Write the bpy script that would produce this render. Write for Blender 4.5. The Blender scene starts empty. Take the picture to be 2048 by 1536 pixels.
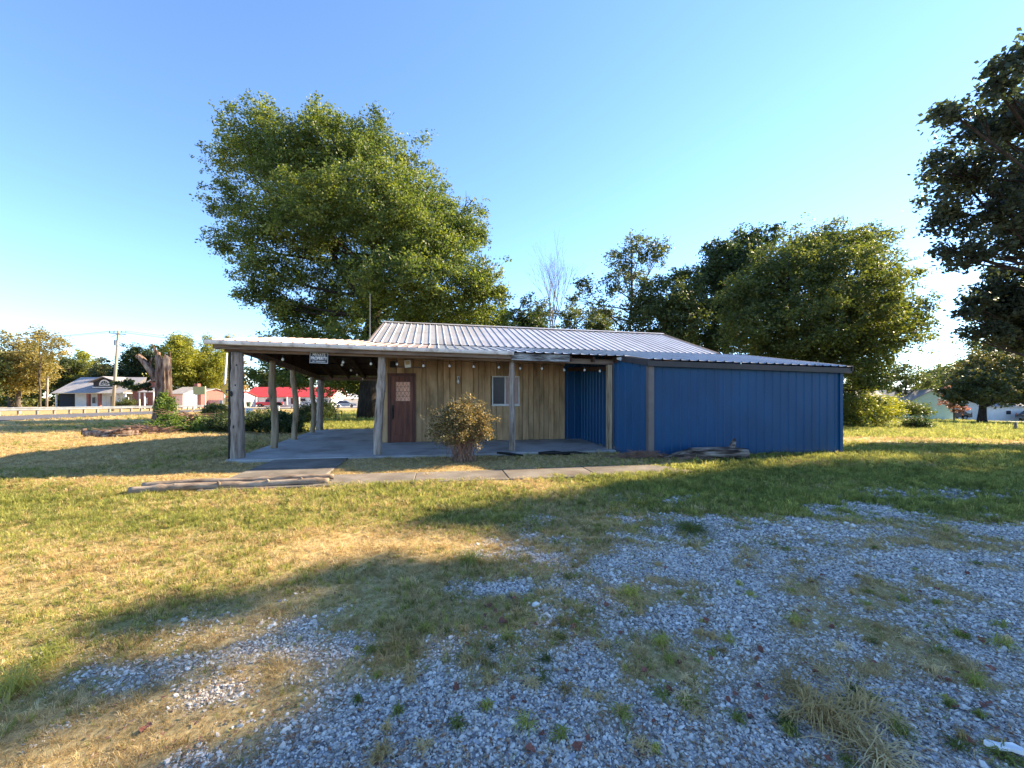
import bpy, math, random
import numpy as np
from mathutils import Vector, Matrix

random.seed(7)
RNG = np.random.default_rng(11)
R = math.radians
SC = bpy.context.scene
COL = SC.collection

# ------------------------------------------------------------------ camera, sky, sun, exposure
F = 830.0
cam_d = bpy.data.cameras.new('camera')
cam_d.sensor_width = 36.0
cam_d.lens = F / 2048 * 36.0
cam_d.shift_y = 17.0 / 2048
cam_d.clip_start = 0.05
cam_d.clip_end = 3000
cam = bpy.data.objects.new('camera', cam_d)
cam.location = (0, 0, 1.5)
cam.rotation_euler = (R(90), 0, 0)
COL.objects.link(cam)
SC.camera = cam

SUN_AZ, SUN_EL = 64.0, 30.0            # degrees clockwise from straight ahead (+Y), and above the horizon
world = bpy.data.worlds.new('World')
SC.world = world
world.use_nodes = True
wn = world.node_tree
wn.nodes.clear()
sky = wn.nodes.new('ShaderNodeTexSky')
sky.sky_type = 'NISHITA'
sky.sun_disc = False
sky.sun_elevation = R(SUN_EL)
sky.sun_rotation = R(SUN_AZ)
sky.altitude = 600
sky.air_density = 0.85
sky.dust_density = 0.03
sky.ozone_density = 5.0
bg = wn.nodes.new('ShaderNodeBackground')
bg.inputs['Strength'].default_value = 0.118
wo = wn.nodes.new('ShaderNodeOutputWorld')
wn.links.new(sky.outputs[0], bg.inputs[0])
wn.links.new(bg.outputs[0], wo.inputs[0])

sun_d = bpy.data.lights.new('sun', 'SUN')
sun_d.energy = 5.0
sun_d.angle = R(0.9)
sun_d.color = (1.0, 0.82, 0.56)
sun = bpy.data.objects.new('sun', sun_d)
S_DIR = Vector((math.sin(R(SUN_AZ)) * math.cos(R(SUN_EL)), math.cos(R(SUN_AZ)) * math.cos(R(SUN_EL)), math.sin(R(SUN_EL))))
sun.rotation_euler = S_DIR.to_track_quat('Z', 'Y').to_euler()
sun.location = (30, 15, 25)
COL.objects.link(sun)

SC.view_settings.view_transform = 'Standard'
SC.view_settings.look = 'None'
SC.view_settings.gamma = 1.0
SC.view_settings.exposure = 1.97
SC.view_settings.use_curve_mapping = False
SC.render.engine = 'CYCLES'
SC.cycles.max_bounces = 6
SC.cycles.diffuse_bounces = 3
SC.cycles.glossy_bounces = 2
SC.cycles.transmission_bounces = 3
SC.cycles.transparent_max_bounces = 4
SC.cycles.use_denoising = True

# ------------------------------------------------------------------ helpers
def at(px, Y):
    return (px - 1024) / F * Y

def zat(py, Y):
    return 1.5 + (785 - py) / F * Y

def hash2(ix, iy, s):
    h = (ix.astype(np.int64) * 374761393 + iy.astype(np.int64) * 668265263 + s * 1274126177) & 0xffffffff
    h = ((h ^ (h >> 13)) * 1274126177) & 0xffffffff
    return ((h ^ (h >> 16)) & 0xffff) / 65535.0

def vnoise(x, y, s=0):
    x = np.asarray(x, float); y = np.asarray(y, float)
    ix, iy = np.floor(x), np.floor(y)
    fx, fy = x - ix, y - iy
    fx = fx * fx * (3 - 2 * fx); fy = fy * fy * (3 - 2 * fy)
    a, b = hash2(ix, iy, s), hash2(ix + 1, iy, s)
    c, d = hash2(ix, iy + 1, s), hash2(ix + 1, iy + 1, s)
    return (a * (1 - fx) + b * fx) * (1 - fy) + (c * (1 - fx) + d * fx) * fy

def fbm(x, y, s=0, o=4):
    v = 0; a = 0.5; t = 0
    for i in range(o):
        v = v + a * vnoise(x * 2 ** i, y * 2 ** i, s + i * 17); t += a; a *= 0.5
    return v / t

def sstep(a, b, x):
    t = np.clip((x - a) / (b - a), 0, 1)
    return t * t * (3 - 2 * t)

def gz(x, y):
    """height of the ground"""
    x = np.asarray(x, float); y = np.asarray(y, float)
    soft = lambda d: np.where(d > 0, d * d / (d + 2.0), 0)
    z = -0.0235 * soft(y - 10.5) - 0.023 * soft(x - 4.0) * sstep(4, 12, y)
    z = np.maximum(z, -6)
    bump = (fbm(x * .45, y * .45, 3, 3) - .5) * .05 * sstep(0, 3, np.abs(y - 9.5) - 2.8) + (fbm(x * 3, y * 3, 9, 2) - .5) * .014
    return z + bump

def g1(x, y):
    return float(gz(np.array([x]), np.array([y]))[0])

def link_nodes(t, a, b):
    t.links.new(a, b)

class MB:
    """collects boxes, tubes, quads, and links them as one mesh object"""
    def __init__(s):
        s.v = []; s.f = []
    def quad(s, a, b, c, d):
        n = len(s.v); s.v += [tuple(a), tuple(b), tuple(c), tuple(d)]; s.f.append((n, n + 1, n + 2, n + 3)); return s
    def poly(s, pts):
        n = len(s.v); s.v += [tuple(p) for p in pts]; s.f.append(tuple(range(n, n + len(pts)))); return s
    def hexa(s, p):
        """8 corners: bottom 0-3 counter-clockwise, top 4-7"""
        n = len(s.v); s.v += [tuple(q) for q in p]
        for f in ((0, 3, 2, 1), (4, 5, 6, 7), (0, 1, 5, 4), (1, 2, 6, 5), (2, 3, 7, 6), (3, 0, 4, 7)):
            s.f.append(tuple(n + i for i in f))
        return s
    def box(s, x0, x1, y0, y1, z0, z1):
        return s.hexa([(x0, y0, z0), (x1, y0, z0), (x1, y1, z0), (x0, y1, z0), (x0, y0, z1), (x1, y0, z1), (x1, y1, z1), (x0, y1, z1)])
    def bar(s, a, b, w, h, up=(0, 0, 1)):
        """a rectangular bar from a to b, w wide and h high"""
        a = Vector(a); b = Vector(b); d = (b - a).normalized(); u = Vector(up)
        r = d.cross(u)
        if r.length < 1e-4: r = d.cross(Vector((0, 1, 0)))
        r.normalize(); u = r.cross(d)
        r *= w / 2; u = u * h / 2
        return s.hexa([a - r - u, a + r - u, b + r - u, b - r - u, a - r + u, a + r + u, b + r + u, b - r + u])
    def cbox(s, x0, x1, y0, y1, z0, z1, c=.006):
        """a board whose front (low y) edges are chamfered"""
        n = len(s.v)
        for z in (z0, z1):
            s.v += [(x0, y1, z), (x0, y0 + c, z), (x0 + c, y0, z), (x1 - c, y0, z), (x1, y0 + c, z), (x1, y1, z)]
        for i in range(6):
            j = (i + 1) % 6
            s.f.append((n + i, n + j, n + 6 + j, n + 6 + i))
        s.f.append(tuple(n + i for i in range(5, -1, -1))); s.f.append(tuple(n + 6 + i for i in range(6)))
        return s
    def tube(s, pts, radii, seg=8, cap=True, wob=0, rnd=random):
        """a tube through pts"""
        pts = [Vector(p) for p in pts]
        n0 = len(s.v); prev = None
        for i, p in enumerate(pts):
            d = (pts[min(i + 1, len(pts) - 1)] - pts[max(i - 1, 0)]).normalized()
            if prev is None:
                r = d.cross(Vector((0, 0, 1)))
                if r.length < .1: r = d.cross(Vector((1, 0, 0)))
            else:
                r = prev - d * prev.dot(d)
            r.normalize(); prev = r; q = d.cross(r)
            for k in range(seg):
                a = 2 * math.pi * k / seg
                rr = radii[i] * (1 + (rnd.uniform(-wob, wob) if wob else 0))
                s.v.append(tuple(p + (r * math.cos(a) + q * math.sin(a)) * rr))
        for i in range(len(pts) - 1):
            for k in range(seg):
                a = n0 + i * seg + k; b = n0 + i * seg + (k + 1) % seg
                s.f.append((a, b, b + seg, a + seg))
        if cap:
            s.f.append(tuple(n0 + k for k in range(seg - 1, -1, -1)))
            m = n0 + (len(pts) - 1) * seg
            s.f.append(tuple(m + k for k in range(seg)))
        return s
    def build(s, name, mat, parent=None, smooth=False, label=None, loc=None):
        me = bpy.data.meshes.new(name)
        me.from_pydata(s.v, [], s.f)
        if smooth:
            me.polygons.foreach_set('use_smooth', [True] * len(me.polygons))
        me.update()
        return put(name, me, mat, parent, label, loc)

def put(name, me, mat=None, parent=None, label=None, loc=None):
    o = bpy.data.objects.new(name, me)
    COL.objects.link(o)
    if mat is not None and len(me.materials) == 0:
        me.materials.append(mat)
    if parent is not None: o.parent = parent
    if label: o['label'] = label
    if loc is not None: o.location = loc
    return o

def tag(o, label=None, cat=None, group=None, kind=None):
    if label: o['label'] = label
    if cat: o['category'] = cat
    if group: o['group'] = group
    if kind: o['kind'] = kind
    return o

def thing(name, label, cat, loc=(0, 0, 0), rz=0, group=None):
    o = bpy.data.objects.new(name, None)
    o.empty_display_size = .2
    COL.objects.link(o)
    o.location = loc; o.rotation_euler = (0, 0, rz)
    return tag(o, label, cat, group)

def copy_tree(o, parent=None):
    c = o.copy(); COL.objects.link(c)
    if parent is not None: c.parent = parent
    for ch in list(o.children): copy_tree(ch, c)
    return c

# ------------------------------------------------------------------ materials
def new_mat(name):
    m = bpy.data.materials.new(name); m.use_nodes = True
    t = m.node_tree; t.nodes.clear()
    out = t.nodes.new('ShaderNodeOutputMaterial')
    b = t.nodes.new('ShaderNodeBsdfPrincipled')
    t.links.new(b.outputs[0], out.inputs[0])
    return m, t, b, out

def coords(t, scale, stretch=(1, 1, 1), world=False, shuffle=True):
    if world:
        g = t.nodes.new('ShaderNodeNewGeometry').outputs['Position']
    else:
        g = t.nodes.new('ShaderNodeTexCoord').outputs['Object']
    if shuffle and not world:
        oi = t.nodes.new('ShaderNodeObjectInfo')
        mul = t.nodes.new('ShaderNodeMath'); mul.operation = 'MULTIPLY'; mul.inputs[1].default_value = 37.0
        t.links.new(oi.outputs['Random'], mul.inputs[0])
        add = t.nodes.new('ShaderNodeVectorMath'); add.operation = 'ADD'
        t.links.new(g, add.inputs[0]); t.links.new(mul.outputs[0], add.inputs[1])
        g = add.outputs[0]
    mp = t.nodes.new('ShaderNodeMapping')
    mp.inputs['Scale'].default_value = tuple(scale * q for q in stretch)
    t.links.new(g, mp.inputs[0])
    return mp.outputs[0]

def noise_n(t, vec, detail=5, rough=.6, dist=0):
    n = t.nodes.new('ShaderNodeTexNoise')
    n.inputs['Scale'].default_value = 1; n.inputs['Detail'].default_value = detail
    n.inputs['Roughness'].default_value = rough; n.inputs['Distortion'].default_value = dist
    t.links.new(vec, n.inputs['Vector'])
    return n.outputs['Fac']

def ramp(t, fac, stops):
    r = t.nodes.new('ShaderNodeValToRGB')
    e = r.color_ramp.elements
    while len(e) < len(stops): e.new(.5)
    for i, (p, c) in enumerate(stops):
        e[i].position = p; e[i].color = (*c, 1)
    t.links.new(fac, r.inputs[0])
    return r.outputs[0]

def mixc(t, fac, a, b, mode='MIX'):
    m = t.nodes.new('ShaderNodeMix'); m.data_type = 'RGBA'; m.blend_type = mode
    for s, v in ((m.inputs[0], fac), (m.inputs[6], a), (m.inputs[7], b)):
        if isinstance(v, (int, float)): s.default_value = v
        elif isinstance(v, tuple): s.default_value = (*v, 1)
        else: t.links.new(v, s)
    return m.outputs[2]

def pmat(name, stops, scale=4, stretch=(1, 1, 1), rough=.8, metal=0, bump=0, bscale=None, bstretch=None, spec=.4,
         vary=.12, stain=None, stain_scale=1.2, stain_amt=.5, shuffle=True, detail=5, coat=0):
    """base colour from a noise through stops, per-object brightness change, optional broad stain and bump"""
    m, t, b, out = new_mat(name)
    v = coords(t, scale, stretch, shuffle=shuffle)
    c = ramp(t, noise_n(t, v, detail), stops)
    if stain:
        sv = coords(t, stain_scale, (1, 1, .5), shuffle=shuffle)
        sf = ramp(t, noise_n(t, sv, 4), [(.48, (0, 0, 0)), (.68, (1, 1, 1))])
        mm = t.nodes.new('ShaderNodeMath'); mm.operation = 'MULTIPLY'; mm.inputs[1].default_value = stain_amt
        t.links.new(sf, mm.inputs[0])
        c = mixc(t, mm.outputs[0], c, stain)
    if vary:
        oi = t.nodes.new('ShaderNodeObjectInfo')
        mr = t.nodes.new('ShaderNodeMapRange'); mr.inputs[3].default_value = 1 - vary; mr.inputs[4].default_value = 1 + vary
        t.links.new(oi.outputs['Random'], mr.inputs[0])
        vm = t.nodes.new('ShaderNodeVectorMath'); vm.operation = 'SCALE'
        t.links.new(c, vm.inputs[0]); t.links.new(mr.outputs[0], vm.inputs['Scale'])
        c = vm.outputs[0]
    t.links.new(c, b.inputs['Base Color'])
    b.inputs['Roughness'].default_value = rough
    b.inputs['Metallic'].default_value = metal
    b.inputs['Specular IOR Level'].default_value = spec
    if coat: b.inputs['Coat Weight'].default_value = coat
    if bump:
        bv = coords(t, bscale or scale * 2, bstretch or stretch, shuffle=shuffle)
        bn = t.nodes.new('ShaderNodeBump'); bn.inputs['Strength'].default_value = min(1, bump); bn.inputs['Distance'].default_value = .01
        t.links.new(noise_n(t, bv, 6, .65), bn.inputs['Height'])
        t.links.new(bn.outputs[0], b.inputs['Normal'])
    return m

def flat(name, c, rough=.6, metal=0, spec=.4, vary=.04):
    d = tuple(x * .88 for x in c); e = tuple(min(1, x * 1.1) for x in c)
    return pmat(name, [(.35, d), (.65, e)], scale=6, rough=rough, metal=metal, spec=spec, vary=vary)

MT = {}
MT['post'] = pmat('weathered_post_wood', [(.28, (.045, .035, .028)), (.42, (.21, .165, .13)), (.6, (.35, .285, .235)), (.75, (.44, .38, .325))],
                  scale=16, stretch=(1, 1, .12), bump=1, bscale=22, bstretch=(1, 1, .08), vary=.1, rough=.9, spec=.2)
MT['post_tan'] = pmat('tan_pole_wood', [(.28, (.07, .05, .03)), (.42, (.22, .16, .10)), (.62, (.34, .26, .17)), (.75, (.40, .33, .24))],
                      scale=14, stretch=(1, 1, .12), bump=1, bscale=20, bstretch=(1, 1, .08), vary=.12, rough=.9, spec=.2)
MT['beam'] = pmat('weathered_beam_wood', [(.3, (.07, .05, .038)), (.48, (.17, .12, .09)), (.7, (.27, .20, .155))],
                  scale=14, stretch=(.08, 1, 1), bump=.9, bscale=22, bstretch=(.06, 1, 1), vary=.1, rough=.88, spec=.2)
MT['fascia'] = pmat('peeling_fascia_board', [(.34, (.045, .042, .04)), (.5, (.17, .16, .15)), (.62, (.36, .35, .34))],
                    scale=20, stretch=(.15, 1, 1), bump=1, vary=.1, rough=.9, spec=.2)
MT['gutter'] = pmat('dirty_white_gutter', [(.35, (.60, .56, .53)), (.6, (.78, .75, .72))], scale=4, stretch=(.5, 1, 1), rough=.5,
                    stain=(.22, .17, .14), stain_scale=5, stain_amt=.6, vary=0)
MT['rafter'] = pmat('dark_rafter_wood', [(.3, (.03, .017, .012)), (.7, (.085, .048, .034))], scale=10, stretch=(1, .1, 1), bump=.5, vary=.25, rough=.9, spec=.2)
MT['siding'] = pmat('tan_board_siding', [(.28, (.22, .13, .06)), (.45, (.39, .24, .12)), (.62, (.48, .31, .165)), (.8, (.53, .36, .205))],
                    scale=7, stretch=(1, 1, .18), bump=.5, bscale=26, bstretch=(1, 1, .06), stain=(.13, .10, .055), stain_scale=1.6,
                    stain_amt=.6, vary=.12, rough=.82, spec=.2)
MT['sheath'] = flat('dark_gap_behind_boards', (.035, .025, .015), .95)
MT['door'] = pmat('red_brown_door_wood', [(.3, (.045, .012, .006)), (.5, (.13, .035, .016)), (.7, (.20, .06, .028))],
                  scale=12, stretch=(1, 1, .1), bump=.35, rough=.55, vary=.05)
MT['door_frame'] = pmat('dark_door_frame', [(.3, (.04, .012, .008)), (.7, (.11, .035, .02))], scale=12, stretch=(1, 1, .1), bump=.3, rough=.6, vary=.05)
MT['roof'] = pmat('galvanised_roof_sheet', [(.3, (.50, .47, .45)), (.7, (.64, .61, .59))], scale=1.5, rough=.42, metal=.55, spec=.5,
                  stain=(.33, .29, .27), stain_scale=.8, stain_amt=.35, vary=.05)
MT['roof_low'] = pmat('blue_grey_roof_sheet', [(.3, (.33, .36, .40)), (.7, (.45, .48, .52))], scale=1.5, rough=.4, metal=.6, spec=.5,
                      stain=(.26, .25, .25), stain_scale=1.2, stain_amt=.4, vary=.05)
MT['roof_rust'] = pmat('pinkish_rusting_roof_sheet', [(.3, (.30, .20, .165)), (.5, (.45, .34, .30)), (.7, (.56, .47, .43))], scale=2.4, rough=.5, metal=.35,
                       stain=(.20, .11, .075), stain_scale=1.5, stain_amt=.5, vary=.06)
MT['blue'] = pmat('blue_steel_sheet', [(.3, (.002, .045, .12)), (.7, (.003, .062, .155))], scale=1.6, stretch=(1, 1, .5), rough=.45, spec=.28,
                  stain=(.008, .038, .082), stain_scale=1.1, stain_amt=.4, vary=.03)
def splash(mat, c=(.16, .12, .09)):
    """dried mud splashed up the foot of the sheets"""
    t = mat.node_tree; b = [n for n in t.nodes if n.type == 'BSDF_PRINCIPLED'][0]
    src = b.inputs['Base Color'].links[0].from_socket
    tc = t.nodes.new('ShaderNodeTexCoord'); sp = t.nodes.new('ShaderNodeSeparateXYZ'); t.links.new(tc.outputs['Object'], sp.inputs[0])
    nz = noise_n(t, coords(t, 7, (1, 1, .7), shuffle=False), 6, .7)
    ad = t.nodes.new('ShaderNodeMath'); ad.operation = 'MULTIPLY_ADD'; ad.inputs[1].default_value = .9; t.links.new(nz, ad.inputs[0])
    ng = t.nodes.new('ShaderNodeMath'); ng.operation = 'MULTIPLY'; ng.inputs[1].default_value = -1.3; t.links.new(sp.outputs['Z'], ng.inputs[0]); t.links.new(ng.outputs[0], ad.inputs[2])
    r = ramp(t, ad.outputs[0], [(.30, (0, 0, 0)), (.62, (.75, .75, .75))])
    t.links.new(mixc(t, r, src, c), b.inputs['Base Color'])
splash(MT['blue'], (.07, .075, .08))
MT['trim'] = pmat('dark_brown_trim', [(.3, (.022, .018, .018)), (.7, (.042, .034, .034))], scale=3, rough=.5, vary=.05)
MT['trim_grey'] = pmat('grey_brown_corner_trim', [(.3, (.12, .095, .085)), (.7, (.17, .135, .12))], scale=3, rough=.5, vary=.05)
MT['white_frame'] = pmat('white_window_frame', [(.3, (.5, .47, .44)), (.7, (.66, .62, .58))], scale=9, rough=.5, vary=.03)
MT['white'] = pmat('white_paint', [(.3, (.62, .61, .59)), (.7, (.78, .77, .75))], scale=5, rough=.6, vary=.05)
MT['iron'] = flat('black_iron', (.012, .011, .010), .5, .4)
MT['concrete'] = pmat('old_concrete', [(.3, (.27, .26, .25)), (.5, (.37, .36, .345)), (.7, (.46, .45, .43))], scale=1.4, rough=.85, spec=.3,
                      stain=(.16, .13, .11), stain_scale=1.1, stain_amt=.55, bump=.35, bscale=45, vary=0, detail=9)
MT['asphalt'] = pmat('road_asphalt', [(.3, (.065, .062, .07)), (.7, (.12, .115, .12))], scale=1.5, rough=.85, bump=.3, bscale=40, vary=0, detail=8)
MT['bark'] = pmat('grey_brown_bark', [(.3, (.025, .02, .016)), (.5, (.085, .068, .052)), (.7, (.15, .125, .10))], scale=9, stretch=(1, 1, .22),
                  bump=1, bscale=14, bstretch=(1, 1, .2), vary=.1, rough=.95, spec=.15)
MT['bark_dark'] = pmat('dark_bark', [(.3, (.015, .012, .010)), (.7, (.06, .048, .04))], scale=9, stretch=(1, 1, .22), bump=1, rough=.95, spec=.15)
MT['bark_pale'] = pmat('pale_grey_bark', [(.3, (.16, .14, .12)), (.7, (.34, .30, .27))], scale=8, stretch=(1, 1, .3), bump=.6, rough=.95, spec=.15)
MT['dead'] = pmat('barkless_red_brown_snag', [(.34, (.02, .011, .008)), (.44, (.09, .05, .034)), (.53, (.18, .125, .095)), (.66, (.30, .25, .205))],
                  scale=11, stretch=(1, 1, .14), bump=1, bscale=13, bstretch=(1, 1, .12), rough=.95, spec=.15, detail=8)
MT['log'] = pmat('pale_barkless_log', [(.3, (.09, .055, .035)), (.45, (.22, .16, .11)), (.65, (.34, .27, .20))], scale=9, stretch=(.3, 1, 1),
                 bump=.8, bscale=22, bstretch=(.12, 1, 1), rough=.85, spec=.2, vary=.06)
MT['log_grey'] = pmat('grey_cracked_log', [(.36, (.015, .011, .010)), (.47, (.07, .05, .04)), (.56, (.18, .145, .12)), (.7, (.34, .29, .25))], scale=13,
                      stretch=(.14, 1, 1), bump=1, bscale=20, bstretch=(.1, 1, 1), rough=.92, spec=.2, detail=8)
MT['cord'] = flat('black_cord', (.012, .012, .012), .6)
MT['galv'] = pmat('galvanised_rail', [(.3, (.17, .18, .19)), (.7, (.27, .28, .29))], scale=2, rough=.5, metal=.4, vary=.06)

def glass_mat(name, c, rough=.06, spec=.8, metal=0):
    m, t, b, out = new_mat(name)
    v = coords(t, 3)
    cc = ramp(t, noise_n(t, v, 3), [(.3, tuple(x * .8 for x in c)), (.7, tuple(min(1, x * 1.15) for x in c))])
    t.links.new(cc, b.inputs['Base Color'])
    b.inputs['Roughness'].default_value = rough
    b.inputs['Specular IOR Level'].default_value = spec
    b.inputs['Metallic'].default_value = metal
    return m
MT['glass_dark'] = glass_mat('dark_window_glass', (.035, .035, .048), .2, .2)
MT['glass_pink'] = glass_mat('window_glass_with_pink_curtain', (.32, .20, .19), .2, .3)
MT['glass_door'] = glass_mat('door_glass_with_painted_reflection', (.80, .42, .28), .3, .3)  # reflection of the sunlit ground painted into the pane colour
MT['bulb'] = glass_mat('clear_bulb_glass', (.62, .60, .55), .05, .9)

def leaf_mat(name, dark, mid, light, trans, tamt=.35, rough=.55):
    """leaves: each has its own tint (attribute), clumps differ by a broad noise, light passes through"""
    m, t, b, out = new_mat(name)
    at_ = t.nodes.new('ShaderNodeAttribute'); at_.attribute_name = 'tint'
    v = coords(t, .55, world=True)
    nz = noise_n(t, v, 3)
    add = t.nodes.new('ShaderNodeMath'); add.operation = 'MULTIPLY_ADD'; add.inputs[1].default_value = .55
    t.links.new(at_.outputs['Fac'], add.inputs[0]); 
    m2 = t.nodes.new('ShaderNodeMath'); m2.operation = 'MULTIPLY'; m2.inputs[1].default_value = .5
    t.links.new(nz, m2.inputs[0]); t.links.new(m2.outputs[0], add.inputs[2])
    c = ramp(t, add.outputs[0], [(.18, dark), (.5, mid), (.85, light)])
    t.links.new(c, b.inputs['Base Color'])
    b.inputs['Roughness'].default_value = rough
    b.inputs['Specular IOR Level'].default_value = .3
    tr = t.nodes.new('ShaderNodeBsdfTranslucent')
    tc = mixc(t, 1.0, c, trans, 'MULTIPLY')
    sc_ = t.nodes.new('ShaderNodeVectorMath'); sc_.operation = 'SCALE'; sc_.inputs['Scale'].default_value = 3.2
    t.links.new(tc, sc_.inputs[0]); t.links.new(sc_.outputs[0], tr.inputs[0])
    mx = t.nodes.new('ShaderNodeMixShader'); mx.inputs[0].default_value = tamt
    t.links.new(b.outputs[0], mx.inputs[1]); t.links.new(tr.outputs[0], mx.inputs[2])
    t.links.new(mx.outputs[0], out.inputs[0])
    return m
MT['leaf_oak'] = leaf_mat('oak_leaves', (.018, .034, .011), (.072, .098, .025), (.23, .235, .055), (.95, 1, .35), .26)
MT['leaf_maple'] = leaf_mat('maple_leaves', (.018, .030, .012), (.056, .074, .024), (.16, .165, .042), (1, .98, .35), .3)
MT['leaf_dark'] = leaf_mat('dark_leaves', (.012, .022, .010), (.03, .045, .016), (.07, .085, .03), (.9, 1, .4), .25)
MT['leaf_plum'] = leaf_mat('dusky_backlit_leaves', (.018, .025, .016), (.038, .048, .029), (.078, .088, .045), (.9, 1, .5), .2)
MT['leaf_mid'] = leaf_mat('mid_green_leaves', (.025, .036, .013), (.062, .075, .026), (.13, .14, .05), (.95, 1, .4), .25)
MT['leaf_yellow'] = leaf_mat('yellow_green_leaves', (.05, .06, .012), (.14, .15, .022), (.32, .29, .035), (1, 1, .35), .28)
MT['leaf_olive'] = leaf_mat('olive_leaves', (.06, .06, .02), (.17, .15, .05), (.34, .27, .10), (1, .9, .45), .3)
MT['leaf_orange'] = leaf_mat('orange_tinged_leaves', (.022, .036, .015), (.056, .070, .026), (.15, .125, .035), (1, .85, .35), .2)
MT['leaf_pink'] = leaf_mat('pink_blossom', (.07, .08, .03), (.20, .13, .09), (.42, .18, .17), (1, .7, .6), .2)
MT['leaf_bush'] = leaf_mat('dry_bush_leaves', (.035, .038, .014), (.12, .105, .04), (.34, .25, .12), (1, .85, .4), .2)
MT['leaf_ivy'] = leaf_mat('vine_leaves', (.03, .05, .012), (.09, .13, .03), (.2, .24, .06), (.9, 1, .35), .3)

# ------------------------------------------------------------------ ground

W0 = (-3.8, 12.0); ROT = R(10.0)
CT, ST = math.cos(ROT), math.sin(ROT)
def to_local(x, y):
    dx, dy = x - W0[0], y - W0[1]
    return dx * CT + dy * ST, -dx * ST + dy * CT
def to_world(u, v):
    return W0[0] + u * CT - v * ST, W0[1] + u * ST + v * CT

def covered(x, y, pad=0.0):
    """true where concrete or buildings lie"""
    u, v = to_local(x, y)
    nz = (vnoise(u * 3, v * 3, 5) - .5) * .30 + .03
    p = pad + nz
    a = (u > -2.92 + p) & (u < 6.1 - p) & (v > -2.66 + p) & (v < 5)
    b = (u > -2.0 + p) & (u < 6.3 - 1.2 * np.abs(v + 4.9) - p) & (v > -5.36 + 1.3 * p) & (v < -4.72 - 1.3 * p)
    c = (u > -1.92 + p) & (u < -.34 - p) & (v > -5.5) & (v < -2.6)
    d = (u > 6.05) & (u < 11.9) & (v > -3.45) & (v < 8)
    e = (u > -.1) & (u < 10.9) & (v > -.1) & (v < 7.3)
    return a | b | c | d | e

GX = np.array([-30, -3.2, -1.6, -.9, 0, 1, 3.7, 6, 10, 30.]); GY = np.array([0, 0.1, 0.9, 1.7, 2.7, 3.9, 4.7, 4.9, 5.6, 7.])
def gravel_mask(x, y):
    yb = np.interp(x, GX, GY)
    n = fbm(x * 1.1, y * 1.1, 21, 4) - .5
    n2 = fbm(x * 4.5, y * 4.5, 31, 3) - .5
    n3_ = fbm(x * .9 + 7, y * 2.2, 51, 3) - .5
    m = sstep(-.8, .75, np.minimum(yb - y, 2.0) * .42 + n * 3.0 + n2 * 2.6 + n3_ * 2.2 - .12)
    far = sstep(2.4, 1.0, y - yb)
    return m * far
def green_mask(x, y):
    n = fbm(x * .55, y * .9, 41, 4) - .5
    r = sstep(-.5, 2.5, x) * sstep(4.4, 5.4, y) * sstep(14, 10.5, y - .1 * x)
    l = sstep(4.0, 5.0, y) * sstep(7.6, 6.2, y) * sstep(1.5, -1, x) * .72
    f = sstep(17, 22, y) * .98 * sstep(-30, -12, x)
    f = np.maximum(f, sstep(16, 17.5, y) * sstep(-15, -11, x) * .9)
    b = np.maximum(np.maximum(r, l), f)
    near = .42 * sstep(-1.2, -2.8, x) * sstep(5.5, 4, y)
    u, v = to_local(x, y)
    strip = sstep(-4.75, -4.5, v) * sstep(-2.4, -2.7, v) * sstep(-2.4, -2.0, u) * sstep(7.6, 6.6, u)
    return np.clip((b + near + n * 1.15) * (1 - .8 * strip), 0, 1)

def grid_lines(lo, a, b, hi, step, grow=1.09):
    mid = list(np.arange(a, b + 1e-6, step))
    L = []; p = a; s = step
    while p > lo:
        s *= grow; p -= s; L.append(p)
    H = []; p = mid[-1]; s = step
    while p < hi:
        s *= grow; p += s; H.append(p)
    return np.array(L[::-1] + mid + H)

def grid_object(name, xs, ys, zf, mat, attrs):
    X, Y = np.meshgrid(xs, ys)
    Z = zf(X, Y)
    nx, ny = len(xs), len(ys)
    co = np.stack([X.ravel(), Y.ravel(), Z.ravel()], 1)
    i = np.arange((ny - 1) * (nx - 1)); r = i // (nx - 1); c = i % (nx - 1)
    a = r * nx + c
    faces = np.stack([a, a + 1, a + nx + 1, a + nx], 1)
    me = bpy.data.meshes.new(name)
    me.vertices.add(len(co)); me.vertices.foreach_set('co', co.ravel())
    me.loops.add(faces.size); me.loops.foreach_set('vertex_index', faces.ravel())
    me.polygons.add(len(faces)); me.polygons.foreach_set('loop_start', np.arange(0, faces.size, 4)); me.polygons.foreach_set('loop_total', np.full(len(faces), 4))
    me.polygons.foreach_set('use_smooth', np.ones(len(faces), bool))
    for k, f in attrs.items():
        at_ = me.attributes.new(k, 'FLOAT', 'POINT'); at_.data.foreach_set('value', f(X, Y).ravel().astype(np.float32))
    me.update()
    return put(name, me, mat)

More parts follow.
